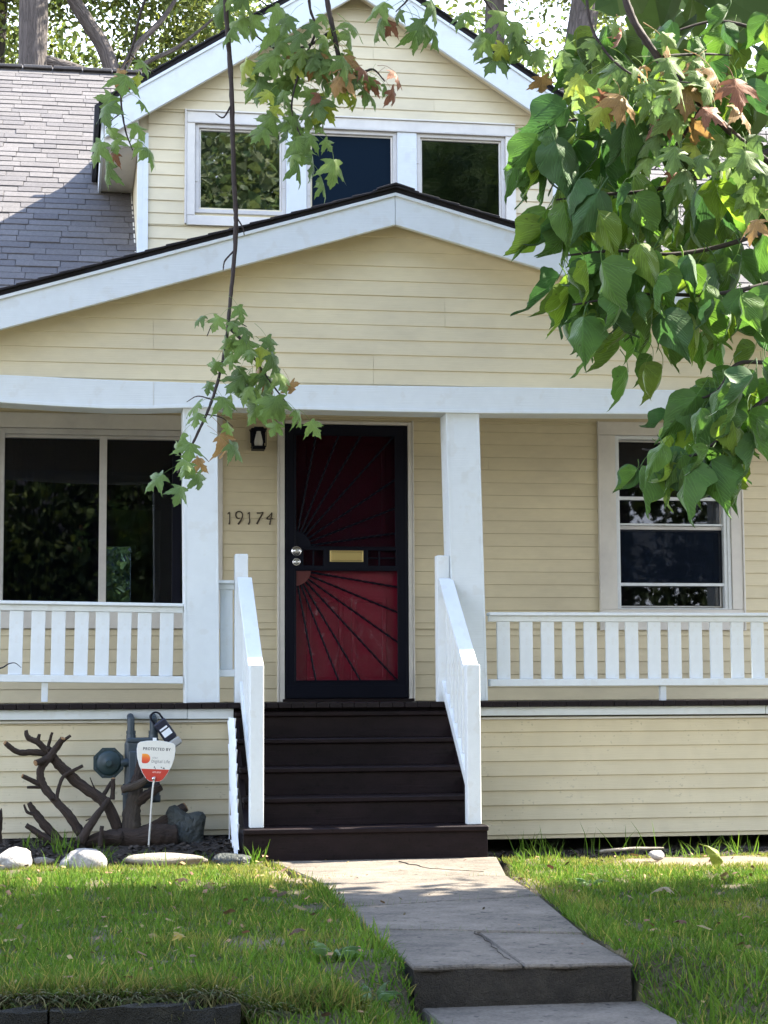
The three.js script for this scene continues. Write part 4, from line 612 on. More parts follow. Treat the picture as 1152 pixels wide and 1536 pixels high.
{
  const t = thing('dead_branch', 'short forked dead branch leaning left of the big dead shrub', 'dead branch', [-0.15, 0.08, 2.5]);
  part('branch', tube([[-0.03, 0.10, 2.52], [-0.12, 0.20, 2.5], [-0.19, 0.29, 2.48], [-0.225, 0.345, 2.47]], [0.032, 0.03, 0.022, 0.015], 9, 6, 0.25, 41), M.deadwood, t);
  part('branch', tube([[-0.06, 0.09, 2.55], [-0.15, 0.15, 2.55], [-0.24, 0.21, 2.54]], [0.026, 0.022, 0.016], 9, 6, 0.25, 42), M.deadwood, t);
  part('twig', tube([[-0.18, 0.27, 2.49], [-0.235, 0.29, 2.5], [-0.255, 0.335, 2.49]], [0.012, 0.01, 0.006], 7, 5, 0.2, 43), M.deadwood, t);
}
{
  const t = thing('log_stump', 'dark broken stump standing at the left end of the planting bed', 'stump', [-0.43, 0.06, 2.5]);
  part('trunk', tube([[-0.46, 0.03, 2.48], [-0.455, 0.14, 2.48], [-0.45, 0.28, 2.47]], [0.075, 0.066, 0.062], 14, 6, 0.18, 44), M.deadwood, t);
  for (const [x, h, z] of [[-0.40, 0.315, 2.49], [-0.43, 0.30, 2.52], [-0.48, 0.31, 2.46]]) part('splinter', tube([[x, 0.22, z], [x + 0.003, h - 0.02, z], [x + 0.006, h, z]], [0.016, 0.01, 0.002], 6, 4, 0.2, 45), M.deadwood, t);
}
function stone(name, label, cat, mat, x, y, z, rx, ry, rz, seed, turn = 0, rough = 0.3, detail = 4) {
  const t = new THREE.Mesh(blob(seed, rx, ry, rz, detail, rough), mat); t.name = numbered(name); t.position.set(x, y, z); t.rotation.y = turn; t.userData = { label, category: cat }; scene.add(t); return t;
}
stone('boulder', 'dark green grey boulder between the log and the steps', 'boulder', M.darkstone, 0.78, 0.13, 2.44, 0.092, 0.115, 0.08, 4, 0.3, 0.8);
stone('garden_stone', 'rounded white stone at the left edge of the lawn border', 'stone', M.stone, -0.34, 0.03, 3.2, 0.115, 0.07, 0.09, 7, 0.4, 0.7);
stone('garden_stone', 'peaked white stone in front of the dead shrub', 'stone', M.stone, 0.10, 0.02, 3.2, 0.115, 0.10, 0.09, 12, 0.1, 0.9);
stone('garden_stone', 'small pale stone between the two white stones', 'stone', M.slabstone, -0.12, 0.03, 3.08, 0.06, 0.025, 0.04, 15, 0.1, 0.4, 3);
stone('edging_slab', 'flat pale stone slab below the yard sign', 'edging stone', M.slabstone, 0.60, 0.03, 3.2, 0.26, 0.048, 0.09, 23, 0.04, 0.35);
stone('edging_slab', 'flat dark stone slab beside the bottom step', 'edging stone', M.darkstone, 1.0, 0.02, 3.16, 0.125, 0.045, 0.07, 26, 0.12, 0.5);
stone('garden_stone', 'small pale stone in the bare soil right of the walk', 'stone', M.stone, 3.58, 0.02, 3.42, 0.05, 0.03, 0.04, 29, 0, 0.5, 3);
{ const t = new THREE.Mesh(tube([[3.40, 0.0, 2.80], [3.6, 0.01, 2.76], [3.86, 0.005, 2.70]], [0.010, 0.012, 0.008], 7, 4, 0.5, 5), M.slabstone); t.name = 'wood_stick'; t.userData = { label: 'pale weathered stick lying in the soil before the right skirt', category: 'stick' }; scene.add(t); }
{ const t = new THREE.Mesh(tube([[-0.47, 1.19, 2.22], [-0.41, 1.20, 2.2], [-0.37, 1.225, 2.19], [-0.33, 1.23, 2.2], [-0.29, 1.20, 2.21]], [0.006, 0.005, 0.004, 0.003, 0.002], 6, 5), M.wire); t.name = 'dry_twig'; t.userData = { label: 'thin dark twig caught in the left porch railing', category: 'twig' }; scene.add(t); }
// ---------------------------------------------------------------- leaves
function leafTex(seed, kind) {
  const c = document.createElement('canvas'); c.width = c.height = 256; const x = c.getContext('2d'), r = mulberry(seed);
  x.fillStyle = 'rgb(160,160,150)'; x.fillRect(0, 0, 256, 256);
  for (let k = 0; k < 420; k++) { const a = 150 + r() * 105; x.globalAlpha = 0.16; x.fillStyle = `rgb(${a},${a},${a * 0.8})`; x.beginPath(); x.arc(r() * 256, r() * 256, 4 + r() * 22, 0, 7); x.fill(); }
  x.globalAlpha = 0.8; x.strokeStyle = kind ? 'rgb(255,255,215)' : 'rgb(240,245,205)';
  const Y = y => 256 - (y + 0.1) / 1.2 * 256, X = u => (u + 0.65) / 1.3 * 256;
  const vein = (x0, y0, x1, y1, w, n) => { x.lineWidth = w; x.beginPath(); x.moveTo(X(x0), Y(y0)); x.lineTo(X(x1), Y(y1)); x.stroke(); for (let k = 1; k <= n; k++) { const t = k / (n + 1), px = mix(x0, x1, t), py = mix(y0, y1, t), dx = x1 - x0, dy = y1 - y0, l = Math.hypot(dx, dy) * 0.42 * (1 - t * 0.6); for (const s of [-1, 1]) { const a = Math.atan2(dy, dx) + s * 0.75; x.lineWidth = w * 0.45; x.beginPath(); x.moveTo(X(px), Y(py)); x.quadraticCurveTo(X(px + Math.cos(a) * l * 0.5), Y(py + Math.sin(a) * l * 0.5), X(px + Math.cos(a - s * 0.3) * l), Y(py + Math.sin(a - s * 0.3) * l)); x.stroke(); } } };
  if (kind) { vein(0, 0, 0, 1.02, 6, 8); vein(0, 0.02, 0.34, 0.3, 4, 3); vein(0, 0.02, -0.34, 0.3, 4, 3); } else { vein(0, 0, 0, 1, 5, 5); vein(0, 0, 0.6, 0.46, 4, 4); vein(0, 0, -0.6, 0.46, 4, 4); vein(0, 0, 0.38, -0.02, 1.6, 2); vein(0, 0, -0.38, -0.02, 1.6, 2); }
  x.globalAlpha = 0.5; for (let k = 0; k < 9; k++) { x.fillStyle = 'rgb(70,50,30)'; x.beginPath(); x.arc(r() * 256, r() * 256, 1 + r() * 3.5, 0, 7); x.fill(); }
  const t = new THREE.CanvasTexture(c); t.colorSpace = THREE.NoColorSpace; return t;
}
const LT = [leafTex(1, 0), leafTex(2, 0), leafTex(3, 1), leafTex(4, 1)];
const leafMat = (t, r, g, b, tr = 0.42, coat = 0.25) => MP({ color: col(r, g, b), map: t, roughness: 0.95, transmission: tr, thickness: 0, clearcoat: coat, clearcoatRoughness: 0.42, specularIntensity: 0.5, bumpMap: t, bumpScale: 0.004, side: THREE.DoubleSide });
const MAPLE = { g: [leafMat(LT[0], 0.18, 0.30, 0.075, 0.5), leafMat(LT[1], 0.24, 0.37, 0.10, 0.52), leafMat(LT[0], 0.14, 0.24, 0.075, 0.48)], y: leafMat(LT[1], 0.40, 0.48, 0.07), o: leafMat(LT[0], 0.42, 0.25, 0.10), r: leafMat(LT[1], 0.34, 0.15, 0.10) };
const CAT = { g: [leafMat(LT[2], 0.088, 0.205, 0.035, 0.52, 0.2), leafMat(LT[3], 0.125, 0.26, 0.035, 0.6, 0.15), leafMat(LT[2], 0.06, 0.155, 0.045, 0.45, 0.3)], y: leafMat(LT[3], 0.23, 0.37, 0.035, 0.62, 0.1), r: leafMat(LT[2], 0.24, 0.09, 0.08) };  // y: yellower leaf colour, standing in for sunlit leaves
function leafGeo(half, cy, seed, o) { // polar grid from the point (0, cy), bent; petiole down to y = -o.pet
  const r = mulberry(seed), out = []; const pts = half.concat(half.slice(1, -1).reverse().map(p => [-p[0], p[1]]));
  for (let k = 0; k < pts.length; k++) { const a = pts[k], b = pts[(k + 1) % pts.length]; out.push(a, [(a[0] + b[0]) / 2 + (r() - 0.5) * o.jag, (a[1] + b[1]) / 2 + (r() - 0.5) * o.jag]); }
  const n = out.length, rings = [0.35, 0.7, 1], pos = [[0, cy]], idx = [];
  for (const t of rings) for (const p of out) pos.push([p[0] * t, cy + (p[1] - cy) * t]);
  for (let i = 0; i < n; i++) { const j = (i + 1) % n; idx.push(0, 1 + j, 1 + i); for (let k = 0; k < 2; k++) { const a = 1 + k * n + i, b = 1 + k * n + j, c = a + n, d = b + n; idx.push(a, b, c, b, d, c); } }
  const ph = r() * 6, ph2 = r() * 6, fold = o.fold * (0.6 + 0.8 * r()), droop = o.droop * (0.5 + r()), tw = (r() - 0.5) * o.twist, P = [], U = [];
  const bend = (x, y) => { let z = -fold * Math.abs(x) * 0.9 - o.cup * x * x + o.wave * Math.sin(9 * y + ph) * Math.abs(x) * 2 + o.wave * 0.7 * Math.sin(14 * y + 7 * x + ph2) * Math.hypot(x, y - cy); z += tw * x * y; const d = Math.max(0, y); const ang = droop * d; return [x, Math.sin(Math.min(ang, 1.4)) / Math.max(droop, 1e-3) * (d > 0 ? 1 : 0) + (d > 0 ? 0 : y), z - (d > 0 ? (1 - Math.cos(Math.min(ang, 1.4))) / Math.max(droop, 1e-3) : 0)]; };
  for (const [x, y] of pos) { P.push(...bend(x, y)); U.push((x + 0.65) / 1.3, (y + 0.1) / 1.2); }
  let g = new THREE.BufferGeometry(); g.setAttribute('position', new THREE.Float32BufferAttribute(P, 3)); g.setAttribute('uv', new THREE.Float32BufferAttribute(U, 2)); g.setIndex(idx); g.computeVertexNormals();
  const pet = tube([[0, -o.pet, -o.pet * 0.25], [0, -o.pet * 0.5, -o.pet * 0.02], [0, 0, 0], [0, 0.1, -0.005]], [0.012, 0.009, 0.008, 0.006], 4, 3, 0, 1, false); const uv = pet.attributes.uv; for (let i = 0; i < uv.count; i++) uv.setXY(i, 0.5, 0.4);
  const i0 = g.index.array.length; g = merge([g, pet]); g.translate(0, o.pet, o.pet * 0.25); return g;
}
const mapleHalf = [[0, 0], [0.10, -0.05], [0.25, -0.08], [0.43, -0.05], [0.31, 0.05], [0.27, 0.12], [0.40, 0.16], [0.47, 0.235], [0.56, 0.30], [0.55, 0.36], [0.70, 0.49], [0.53, 0.455], [0.45, 0.51], [0.34, 0.455], [0.25, 0.46], [0.155, 0.43], [0.20, 0.53], [0.19, 0.585], [0.29, 0.67], [0.17, 0.705], [0.145, 0.80], [0.08, 0.87], [0, 1.06]];
const catHalf = [[0, 0], [0.06, -0.05], [0.16, -0.07], [0.26, -0.03], [0.335, 0.06], [0.37, 0.17], [0.355, 0.30], [0.305, 0.43], [0.235, 0.55], [0.165, 0.66], [0.10, 0.77], [0.05, 0.89], [0.02, 1.03], [0, 1.18]];
const MG = [], CG = []; for (let k = 0; k < 9; k++) MG.push(leafGeo(mapleHalf, 0.28, 100 + k, { jag: 0.035, fold: 0.35, droop: 0.9, cup: 0.35, wave: 0.06, twist: 0.8, pet: 0.85 })); for (let k = 0; k < 10; k++) CG.push(leafGeo(catHalf, 0.3, 200 + k, { jag: 0.02, fold: 0.75, droop: 1.0, cup: 0.5, wave: 0.1, twist: 1.5, pet: 0.42 }));
function putLeaf(t, geo, mat, base, tip, nrm, size, wide = 1) {
  const y = tip.clone().normalize(), z = nrm.clone().addScaledVector(y, -nrm.dot(y)).normalize(), x = y.clone().cross(z);
  const q = new THREE.Quaternion().setFromRotationMatrix(new THREE.Matrix4().makeBasis(x, y, z));
  return piece('leaf', geo, mat, t, base, q, V(size * wide, size, size));
}
const poly = pts => new THREE.CatmullRomCurve3(pts.map(p => V(...p)), false, 'centripetal');
function crownClump(geo, n, spread, size, seed) { // a handful of simple leaves as one small shape, repeated through a crown
  const r = mulberry(seed), l = []; for (let k = 0; k < n; k++) { const g = geo.clone(); g.scale(size * (0.7 + 0.6 * r()), size * (0.7 + 0.6 * r()), size); g.rotateX(r() * 6.28); g.rotateY(r() * 6.28); g.rotateZ(r() * 6.28); g.translate((r() - 0.5) * spread, (r() - 0.5) * spread, (r() - 0.5) * spread); l.push(g); } return merge(l);
}
function simpleLeaf(w) { // folded two-sided leaf of six triangles
  return flat([[[0, 0, 0], [w * 0.5, 0.3, 0.08], [0, 0.5, 0]], [[w * 0.5, 0.3, 0.08], [w * 0.34, 0.7, 0.05], [0, 0.5, 0]], [[w * 0.34, 0.7, 0.05], [0, 1, -0.1], [0, 0.5, 0]], [[0, 0, 0], [0, 0.5, 0], [-w * 0.5, 0.3, 0.08]], [[-w * 0.5, 0.3, 0.08], [0, 0.5, 0], [-w * 0.34, 0.7, 0.05]], [[-w * 0.34, 0.7, 0.05], [0, 0.5, 0], [0, 1, -0.1]]]);
}
function crown(parent, name, clump, mat, balls, count, seed, tint, lum = 0.5) { // balls: [x, y, z, rx, ry, rz]; leaves gather near the surface of each
  const r = mulberry(seed), m = new THREE.InstancedMesh(clump, mat, count), d = new THREE.Object3D(), o = ORIGIN.get(parent), c = new THREE.Color(), vol = balls.map(b => b[3] * b[4] * b[5]), tot = vol.reduce((a, b) => a + b);
  for (let k = 0; k < count; k++) {
    let f = r() * tot, i = 0; while (i < balls.length - 1 && f > vol[i]) { f -= vol[i]; i++; } const b = balls[i];
    const u = r() * 2 - 1, a = r() * 6.283, s = Math.sqrt(1 - u * u), R = Math.pow(r(), 0.45);
    d.position.set(b[0] + b[3] * R * s * Math.cos(a), b[1] + b[4] * R * u, b[2] + b[5] * R * s * Math.sin(a)).sub(o);
    d.rotation.set(r() * 6.28, r() * 6.28, r() * 6.28); const q = 0.7 + 0.6 * r(); d.scale.set(q, q, q); d.updateMatrix(); m.setMatrixAt(k, d.matrix);
    const v = 1 - lum + 2 * lum * r(), w = r(); c.setRGB(v * mix(1, tint[0], w), v * mix(1, tint[1], w), v * mix(1, tint[2], w)); m.setColorAt(k, c);
  }
  stuff(m, parent, name); return m;
}
const NM = 'leaf';
// --- maple: trunk outside the frame on the right, long twigs hanging into view
{
  const t = thing('maple_tree', 'maple tree whose twigs with lobed leaves hang down before the house', 'maple tree', [3.5, -0.4, 11.2]), r = mulberry(301);
  ORIGIN.set(t, V(3.5, -0.4, 11.2));
  part('trunk', tube([[3.5, -0.7, 11.2], [3.52, 1.2, 11.2], [3.4, 2.8, 11.1], [3.3, 4.6, 10.9], [3.2, 6.6, 10.8]], [0.27, 0.21, 0.19, 0.16, 0.1], 16, 8, 0.08, 1), M.bark, t);
  const limb = (p, rad, s) => part('limb', tube(p, rad, 10, 8, 0.08, s), M.bark, t), twig = (p, rad, s) => part('twig', tube(p, rad, 7, 12, 0.34, s), M.twig, t);
  limb([[3.35, 4.2, 11.0], [2.6, 5.0, 10.2], [1.6, 4.7, 9.2], [0.7, 4.4, 8.6], [0.1, 4.2, 8.5]], [0.09, 0.07, 0.05, 0.035, 0.02], 2);
  limb([[3.3, 5.0, 10.9], [2.4, 5.4, 9.6], [1.9, 4.6, 9.1], [1.84, 4.0, 9.1]], [0.07, 0.05, 0.03, 0.018], 3);
  const tw = {
    A: [[0.5, 4.35, 8.55], [0.51, 3.39, 8.5], [0.53, 3.09, 8.5], [0.54, 2.76, 8.5], [0.548, 2.58, 8.5], [0.53, 2.33, 8.5], [0.51, 2.15, 8.5], [0.47, 1.99, 8.5], [0.41, 1.85, 8.5], [0.355, 1.74, 8.52]],
    A2: [[0.52, 2.24, 8.5], [0.565, 2.19, 8.52], [0.61, 2.14, 8.48], [0.66, 2.06, 8.5], [0.73, 1.97, 8.5]],
    B: [[0.35, 4.2, 8.5], [0.30, 3.5, 8.5], [0.23, 3.33, 8.5], [0.2, 3.2, 8.5], [0.16, 3.05, 8.5], [0.175, 2.9, 8.5], [0.2, 2.83, 8.5]],
    C: [[0.85, 4.4, 8.6], [0.85, 3.5, 8.5], [0.865, 3.36, 8.5], [0.89, 3.24, 8.5], [0.92, 3.09, 8.5]],
    C1: [[0.905, 3.16, 8.5], [0.96, 3.13, 8.5], [1.02, 3.15, 8.5], [1.06, 3.11, 8.5]],
    C2: [[0.80, 4.4, 8.62], [0.79, 3.5, 8.55], [0.80, 3.36, 8.5], [0.82, 3.28, 8.5], [0.77, 3.15, 8.5], [0.74, 3.0, 8.48], [0.79, 2.86, 8.5]],
    C3: [[0.87, 3.28, 8.48], [0.80, 3.25, 8.42], [0.70, 3.24, 8.4], [0.6, 3.28, 8.45]],
    D: [[1.84, 4.0, 9.1], [1.70, 3.19, 9.22], [1.79, 3.01, 9.22], [1.93, 2.86, 9.22], [2.05, 2.75, 9.22], [2.16, 2.67, 9.22], [2.30, 2.59, 9.22]],
    E: [[1.83, 4.0, 9.1], [1.58, 3.17, 9.22], [1.61, 3.02, 9.24], [1.71, 2.91, 9.27], [1.88, 2.88, 9.31]],
    G: [[1.45, 4.4, 8.8], [1.42, 3.65, 8.5], [1.4, 3.45, 8.5], [1.5, 3.33, 8.5], [1.6, 3.25, 8.5]],
    H: [[1.1, 4.4, 8.7], [1.18, 3.6, 8.55], [1.15, 3.42, 8.5], [1.1, 3.36, 8.5]],
    I: [[1.81, 2.99, 9.22], [1.95, 3.02, 9.18], [2.08, 3.04, 9.13]], J: [[1.95, 2.84, 9.22], [1.88, 2.73, 9.18], [1.81, 2.65, 9.15]],
    K: [[0.62, 4.4, 8.7], [0.6, 3.7, 8.6], [0.55, 3.45, 8.5], [0.68, 3.36, 8.45]],
  };
  const rad = { A: [0.012, 0.0085, 0.0085, 0.008, 0.0085, 0.0065, 0.0055, 0.005, 0.0045, 0.003], D: [0.014, 0.0125, 0.0125, 0.012, 0.011, 0.01, 0.008], C: [0.011, 0.009, 0.009, 0.0085, 0.006] };
  for (const [a, b, c, q] of [[[0.53, 3.0, 8.5], [0.50, 2.95, 8.52], [0.475, 2.96, 8.53], 0.0035], [[0.546, 2.62, 8.5], [0.57, 2.575, 8.51], [0.575, 2.55, 8.51], 0.003], [[0.543, 2.5, 8.5], [0.51, 2.46, 8.5], [0.505, 2.43, 8.5], 0.0035], [[0.52, 2.26, 8.5], [0.47, 2.24, 8.52], [0.45, 2.20, 8.52], 0.003], [[0.52, 2.22, 8.5], [0.56, 2.25, 8.5], [0.585, 2.24, 8.5], 0.003], [[0.45, 1.94, 8.5], [0.50, 1.93, 8.5], [0.54, 1.90, 8.5], 0.0025], [[0.47, 1.99, 8.5], [0.42, 2.0, 8.5], [0.385, 1.98, 8.5], 0.0025], [[0.40, 1.83, 8.5], [0.44, 1.80, 8.5], [0.46, 1.78, 8.5], 0.002], [[0.19, 3.16, 8.5], [0.24, 3.12, 8.5], [0.27, 3.1, 8.5], 0.003], [[0.165, 2.96, 8.5], [0.13, 2.93, 8.5], [0.11, 2.9, 8.5], 0.0025]]) twig([a, b, c], [q, q * 0.8, q * 0.5], 80 + Math.round(a[1] * 100));
  const T = {}; let s = 10; for (const k in tw) { T[k] = poly(tw[k]); twig(tw[k], rad[k] || [0.006, 0.005, 0.004, 0.002], s++); }
  const spray = (key, t0, t1, n, o = {}) => {
    for (let i = 0; i < n; i++) {
      const f = mix(t0, t1, (i + 0.5 * r()) / n), b = T[key].getPoint(f); b.x += (r() - 0.5) * (o.sx || 0.05); b.y += (r() - 0.5) * (o.sy || 0.05); b.z += (r() - 0.5) * 0.12;
      const a = (i * 2.4 + r()) % 6.283, out = V(Math.cos(a) + (o.px || 0), (r() - 0.6) * 0.5, Math.sin(a) * 0.7), tip = out.multiplyScalar(0.75).add(V(0, -(0.35 + 0.75 * r()), 0));
      const nr = V((r() - 0.5) * 1.2 + out.x * 0.3, 0.45 + 0.6 * r(), 0.5 + 0.9 * r()), c = r();
      const cw = o.c || [0.82, 0.9, 0.96]; const mat = c < cw[0] ? MAPLE.g[Math.floor(r() * 3)] : c < cw[1] ? MAPLE.y : c < cw[2] ? MAPLE.o : MAPLE.r;
      putLeaf(t, MG[Math.floor(r() * 9)], mat, b, tip, nr, (o.size || 0.105) * (0.55 + 0.55 * r()), 0.8 + 0.3 * r());
    }
  };
  spray('A', 0.70, 1, 20, { sx: 0.07, size: 0.09, c: [0.85, 0.9, 0.95] }); spray('A', 0.55, 0.62, 6, { size: 0.085 }); spray('A2', 0.05, 0.95, 36, { sx: 0.12, sy: 0.1, px: 0.1, size: 0.088, c: [0.88, 0.94, 0.98] });
  spray('B', 0.5, 1, 15, { size: 0.105 }); spray('C', 0.5, 1, 15, { size: 0.10, c: [0.72, 0.82, 0.95] }); spray('C1', 0.1, 1, 12, { sx: 0.06, size: 0.095, c: [0.7, 0.75, 0.85] });
  spray('C2', 0.42, 1, 46, { sx: 0.14, sy: 0.1, size: 0.10, c: [0.8, 0.9, 0.96] }); spray('C3', 0.1, 1, 20, { sx: 0.08, sy: 0.1, size: 0.105 });
  spray('K', 0.5, 1, 10, { size: 0.105 }); spray('H', 0.6, 1, 8, {}); spray('G', 0.55, 1, 16, { sx: 0.12, size: 0.1, c: [0.78, 0.88, 0.96] });
  spray('D', 0.25, 1, 34, { sx: 0.25, sy: 0.22, size: 0.115, c: [0.78, 0.84, 0.93] }); spray('E', 0.4, 1, 24, { sx: 0.16, sy: 0.14, size: 0.11, c: [0.78, 0.86, 0.94] }); spray('I', 0, 1, 14, { sx: 0.14, sy: 0.14, size: 0.12, c: [0.7, 0.8, 0.9] }); spray('J', 0, 1, 12, { size: 0.11, c: [0.8, 0.88, 0.95] });
  crown(t, 'crown', crownClump(simpleLeaf(0.9), 9, 0.5, 0.13, 5), leafMat(null, 0.10, 0.16, 0.06), [[3.4, 7.4, 10.6, 2.6, 2.2, 2.4], [1.6, 6.4, 9.6, 2.0, 1.2, 1.8], [5.6, 7.4, 11.4, 2.2, 1.8, 1.9], [8.6, 7.6, 9.6, 1.8, 1.7, 1.5], [0.9, 6.7, 8.3, 3.3, 1.4, 2.3], [-2.2, 7.0, 8.8, 2.2, 1.5, 2.4]], 4700, 71, [1.3, 1.0, 0.7]);  // crown out of view, spread overhead to darken the lawn
}
// --- catalpa at the right with big heart-shaped leaves
{
  const t = thing('catalpa_tree', 'catalpa with large heart shaped leaves hanging in at the right', 'catalpa tree', [4.4, 0, 8.4]), r = mulberry(401);
  part('trunk', tube([[4.4, -0.3, 8.4], [4.38, 1.0, 8.4], [4.3, 2.2, 8.35], [4.4, 3.6, 8.2], [4.6, 5.2, 7.8]], [0.2, 0.16, 0.14, 0.12, 0.08], 14, 8, 0.08, 2), M.bark, t);
  const twig = (p, rad, s) => part('branch', tube(p, rad, 8, 8, 0.14, s), M.twig, t);
  const tw = {
    a: [[4.3, 2.3, 8.4], [3.4, 2.75, 8.7], [2.6, 2.95, 8.9], [2.1, 2.98, 9.0], [1.8, 2.9, 9.0], [1.55, 2.83, 9.0], [1.44, 2.77, 9.0]], b: [[2.6, 2.95, 8.9], [2.2, 2.75, 9.0], [1.85, 2.62, 9.02], [1.65, 2.6, 9.0], [1.53, 2.58, 9.0]],
    c: [[2.6, 2.9, 8.9], [2.3, 2.55, 8.95], [1.95, 2.42, 9.0], [1.72, 2.42, 9.0], [1.56, 2.4, 9.0]], d: [[2.9, 2.85, 8.8], [2.4, 2.4, 9.0], [2.05, 2.28, 9.05], [1.8, 2.28, 9.0], [1.58, 2.24, 9.0]],
    e: [[3.2, 2.6, 8.7], [2.6, 2.1, 8.9], [2.23, 2.07, 9.0], [2.12, 2.06, 9.0], [2.05, 1.97, 9.0], [1.9, 1.92, 9.0]], f: [[3.2, 2.4, 8.7], [2.5, 2.0, 8.95], [2.22, 1.95, 9.0], [2.1, 1.85, 9.0], [1.96, 1.76, 9.0], [1.8, 1.78, 9.0]],
    g: [[2.6, 2.95, 8.9], [2.35, 3.12, 9.0], [2.1, 3.2, 9.0], [1.9, 3.14, 9.02]],
  };
  const T = {}; let s = 30; for (const k in tw) { T[k] = poly(tw[k]); twig(tw[k], k === 'a' ? [0.06, 0.03, 0.014, 0.009, 0.006, 0.004] : [0.012, 0.009, 0.007, 0.005, 0.003], s++); }
  const spray = (key, t0, t1, n, o = {}) => {
    for (let i = 0; i < n; i++) {
      const f = mix(t0, t1, (i + r() * 0.6) / n), b = T[key].getPoint(f); b.x += (r() - 0.5) * 0.08; b.y += (r() - 0.3) * (o.sy || 0.08); b.z += (r() - 0.5) * (o.sz || 0.35);
      const a = r() * 6.283, tip = V(Math.cos(a) * 0.55 - (o.left || 0.15), -0.75 - 0.5 * r(), Math.sin(a) * 0.4 + 0.1), nr = V((r() - 0.5) * 3.2, 0.2 + 0.7 * r(), 0.15 + 0.8 * r()), c = r();
      const mat = c < (o.g ?? 0.82) ? CAT.g[Math.floor(r() * 3)] : CAT.y;
      putLeaf(t, CG[Math.floor(r() * 10)], mat, b, tip, nr, 0.168 * (0.55 + 0.62 * r()), 0.74 + 0.34 * r());
    }
  };
  spray('a', 0.5, 1, 52, { left: 0.25 }); spray('b', 0.25, 1, 46, {}); spray('c', 0.25, 1, 46, { g: 0.75 }); spray('d', 0.25, 1, 48, { left: 0.2 }); spray('e', 0.35, 1, 34, {}); spray('f', 0.4, 1, 56, { sz: 0.25 }); spray('g', 0.2, 1, 16, {});
  { // leaves past the nearest few hundred: one part
    const n = 230, im = new THREE.InstancedMesh(CG[3], CAT.g[1], n), d = new THREE.Object3D(), c = new THREE.Color(), o = ORIGIN.get(t);
    for (let k = 0; k < n; k++) { const x = 1.75 + 1.0 * r(), y = mix(2.15 + 0.25 * r(), 3.45, Math.pow(r(), 0.9)); const tip = V((r() - 0.6) * 0.9, -0.8 - 0.5 * r(), (r() - 0.4) * 0.8).normalize(), z = V((r() - 0.5) * 3, 0.3 + 0.6 * r(), 0.1 + 0.8 * r()); z.addScaledVector(tip, -z.dot(tip)).normalize(); d.position.set(x, y, 8.1 + 0.5 * r()).sub(o); d.quaternion.setFromRotationMatrix(new THREE.Matrix4().makeBasis(tip.clone().cross(z), tip, z)); const q = 0.165 * (0.6 + 0.6 * r()); d.scale.set(q * (0.75 + 0.3 * r()), q, q); d.updateMatrix(); im.setMatrixAt(k, d.matrix); const v = 0.5 + 0.7 * r(); im.setColorAt(k, c.setRGB(v * (0.8 + 0.6 * r()), v, v * 0.9)); }
    stuff(im, t, 'foliage');
  }
  crown(t, 'crown', crownClump(simpleLeaf(0.95), 7, 0.7, 0.26, 6), leafMat(null, 0.07, 0.13, 0.04), [[5.6, 5.6, 5.9, 2.9, 2.0, 2.1], [8.2, 5.4, 5.9, 2.1, 1.7, 1.9], [4.0, 5.0, 7.2, 1.3, 0.9, 0.8], [5.6, 6.3, 6.8, 2.7, 1.5, 1.1]], 1350, 72, [1.2, 1.0, 0.7]);  // crown out of view, placed to shade the lawn and walk
  part('limb', tube([[4.45, 3.8, 8.2], [5.4, 4.9, 7.6], [6.6, 5.2, 7.0], [7.6, 5.3, 6.6]], [0.09, 0.07, 0.05, 0.03], 10, 8, 0.1, 8), M.bark, t);
}
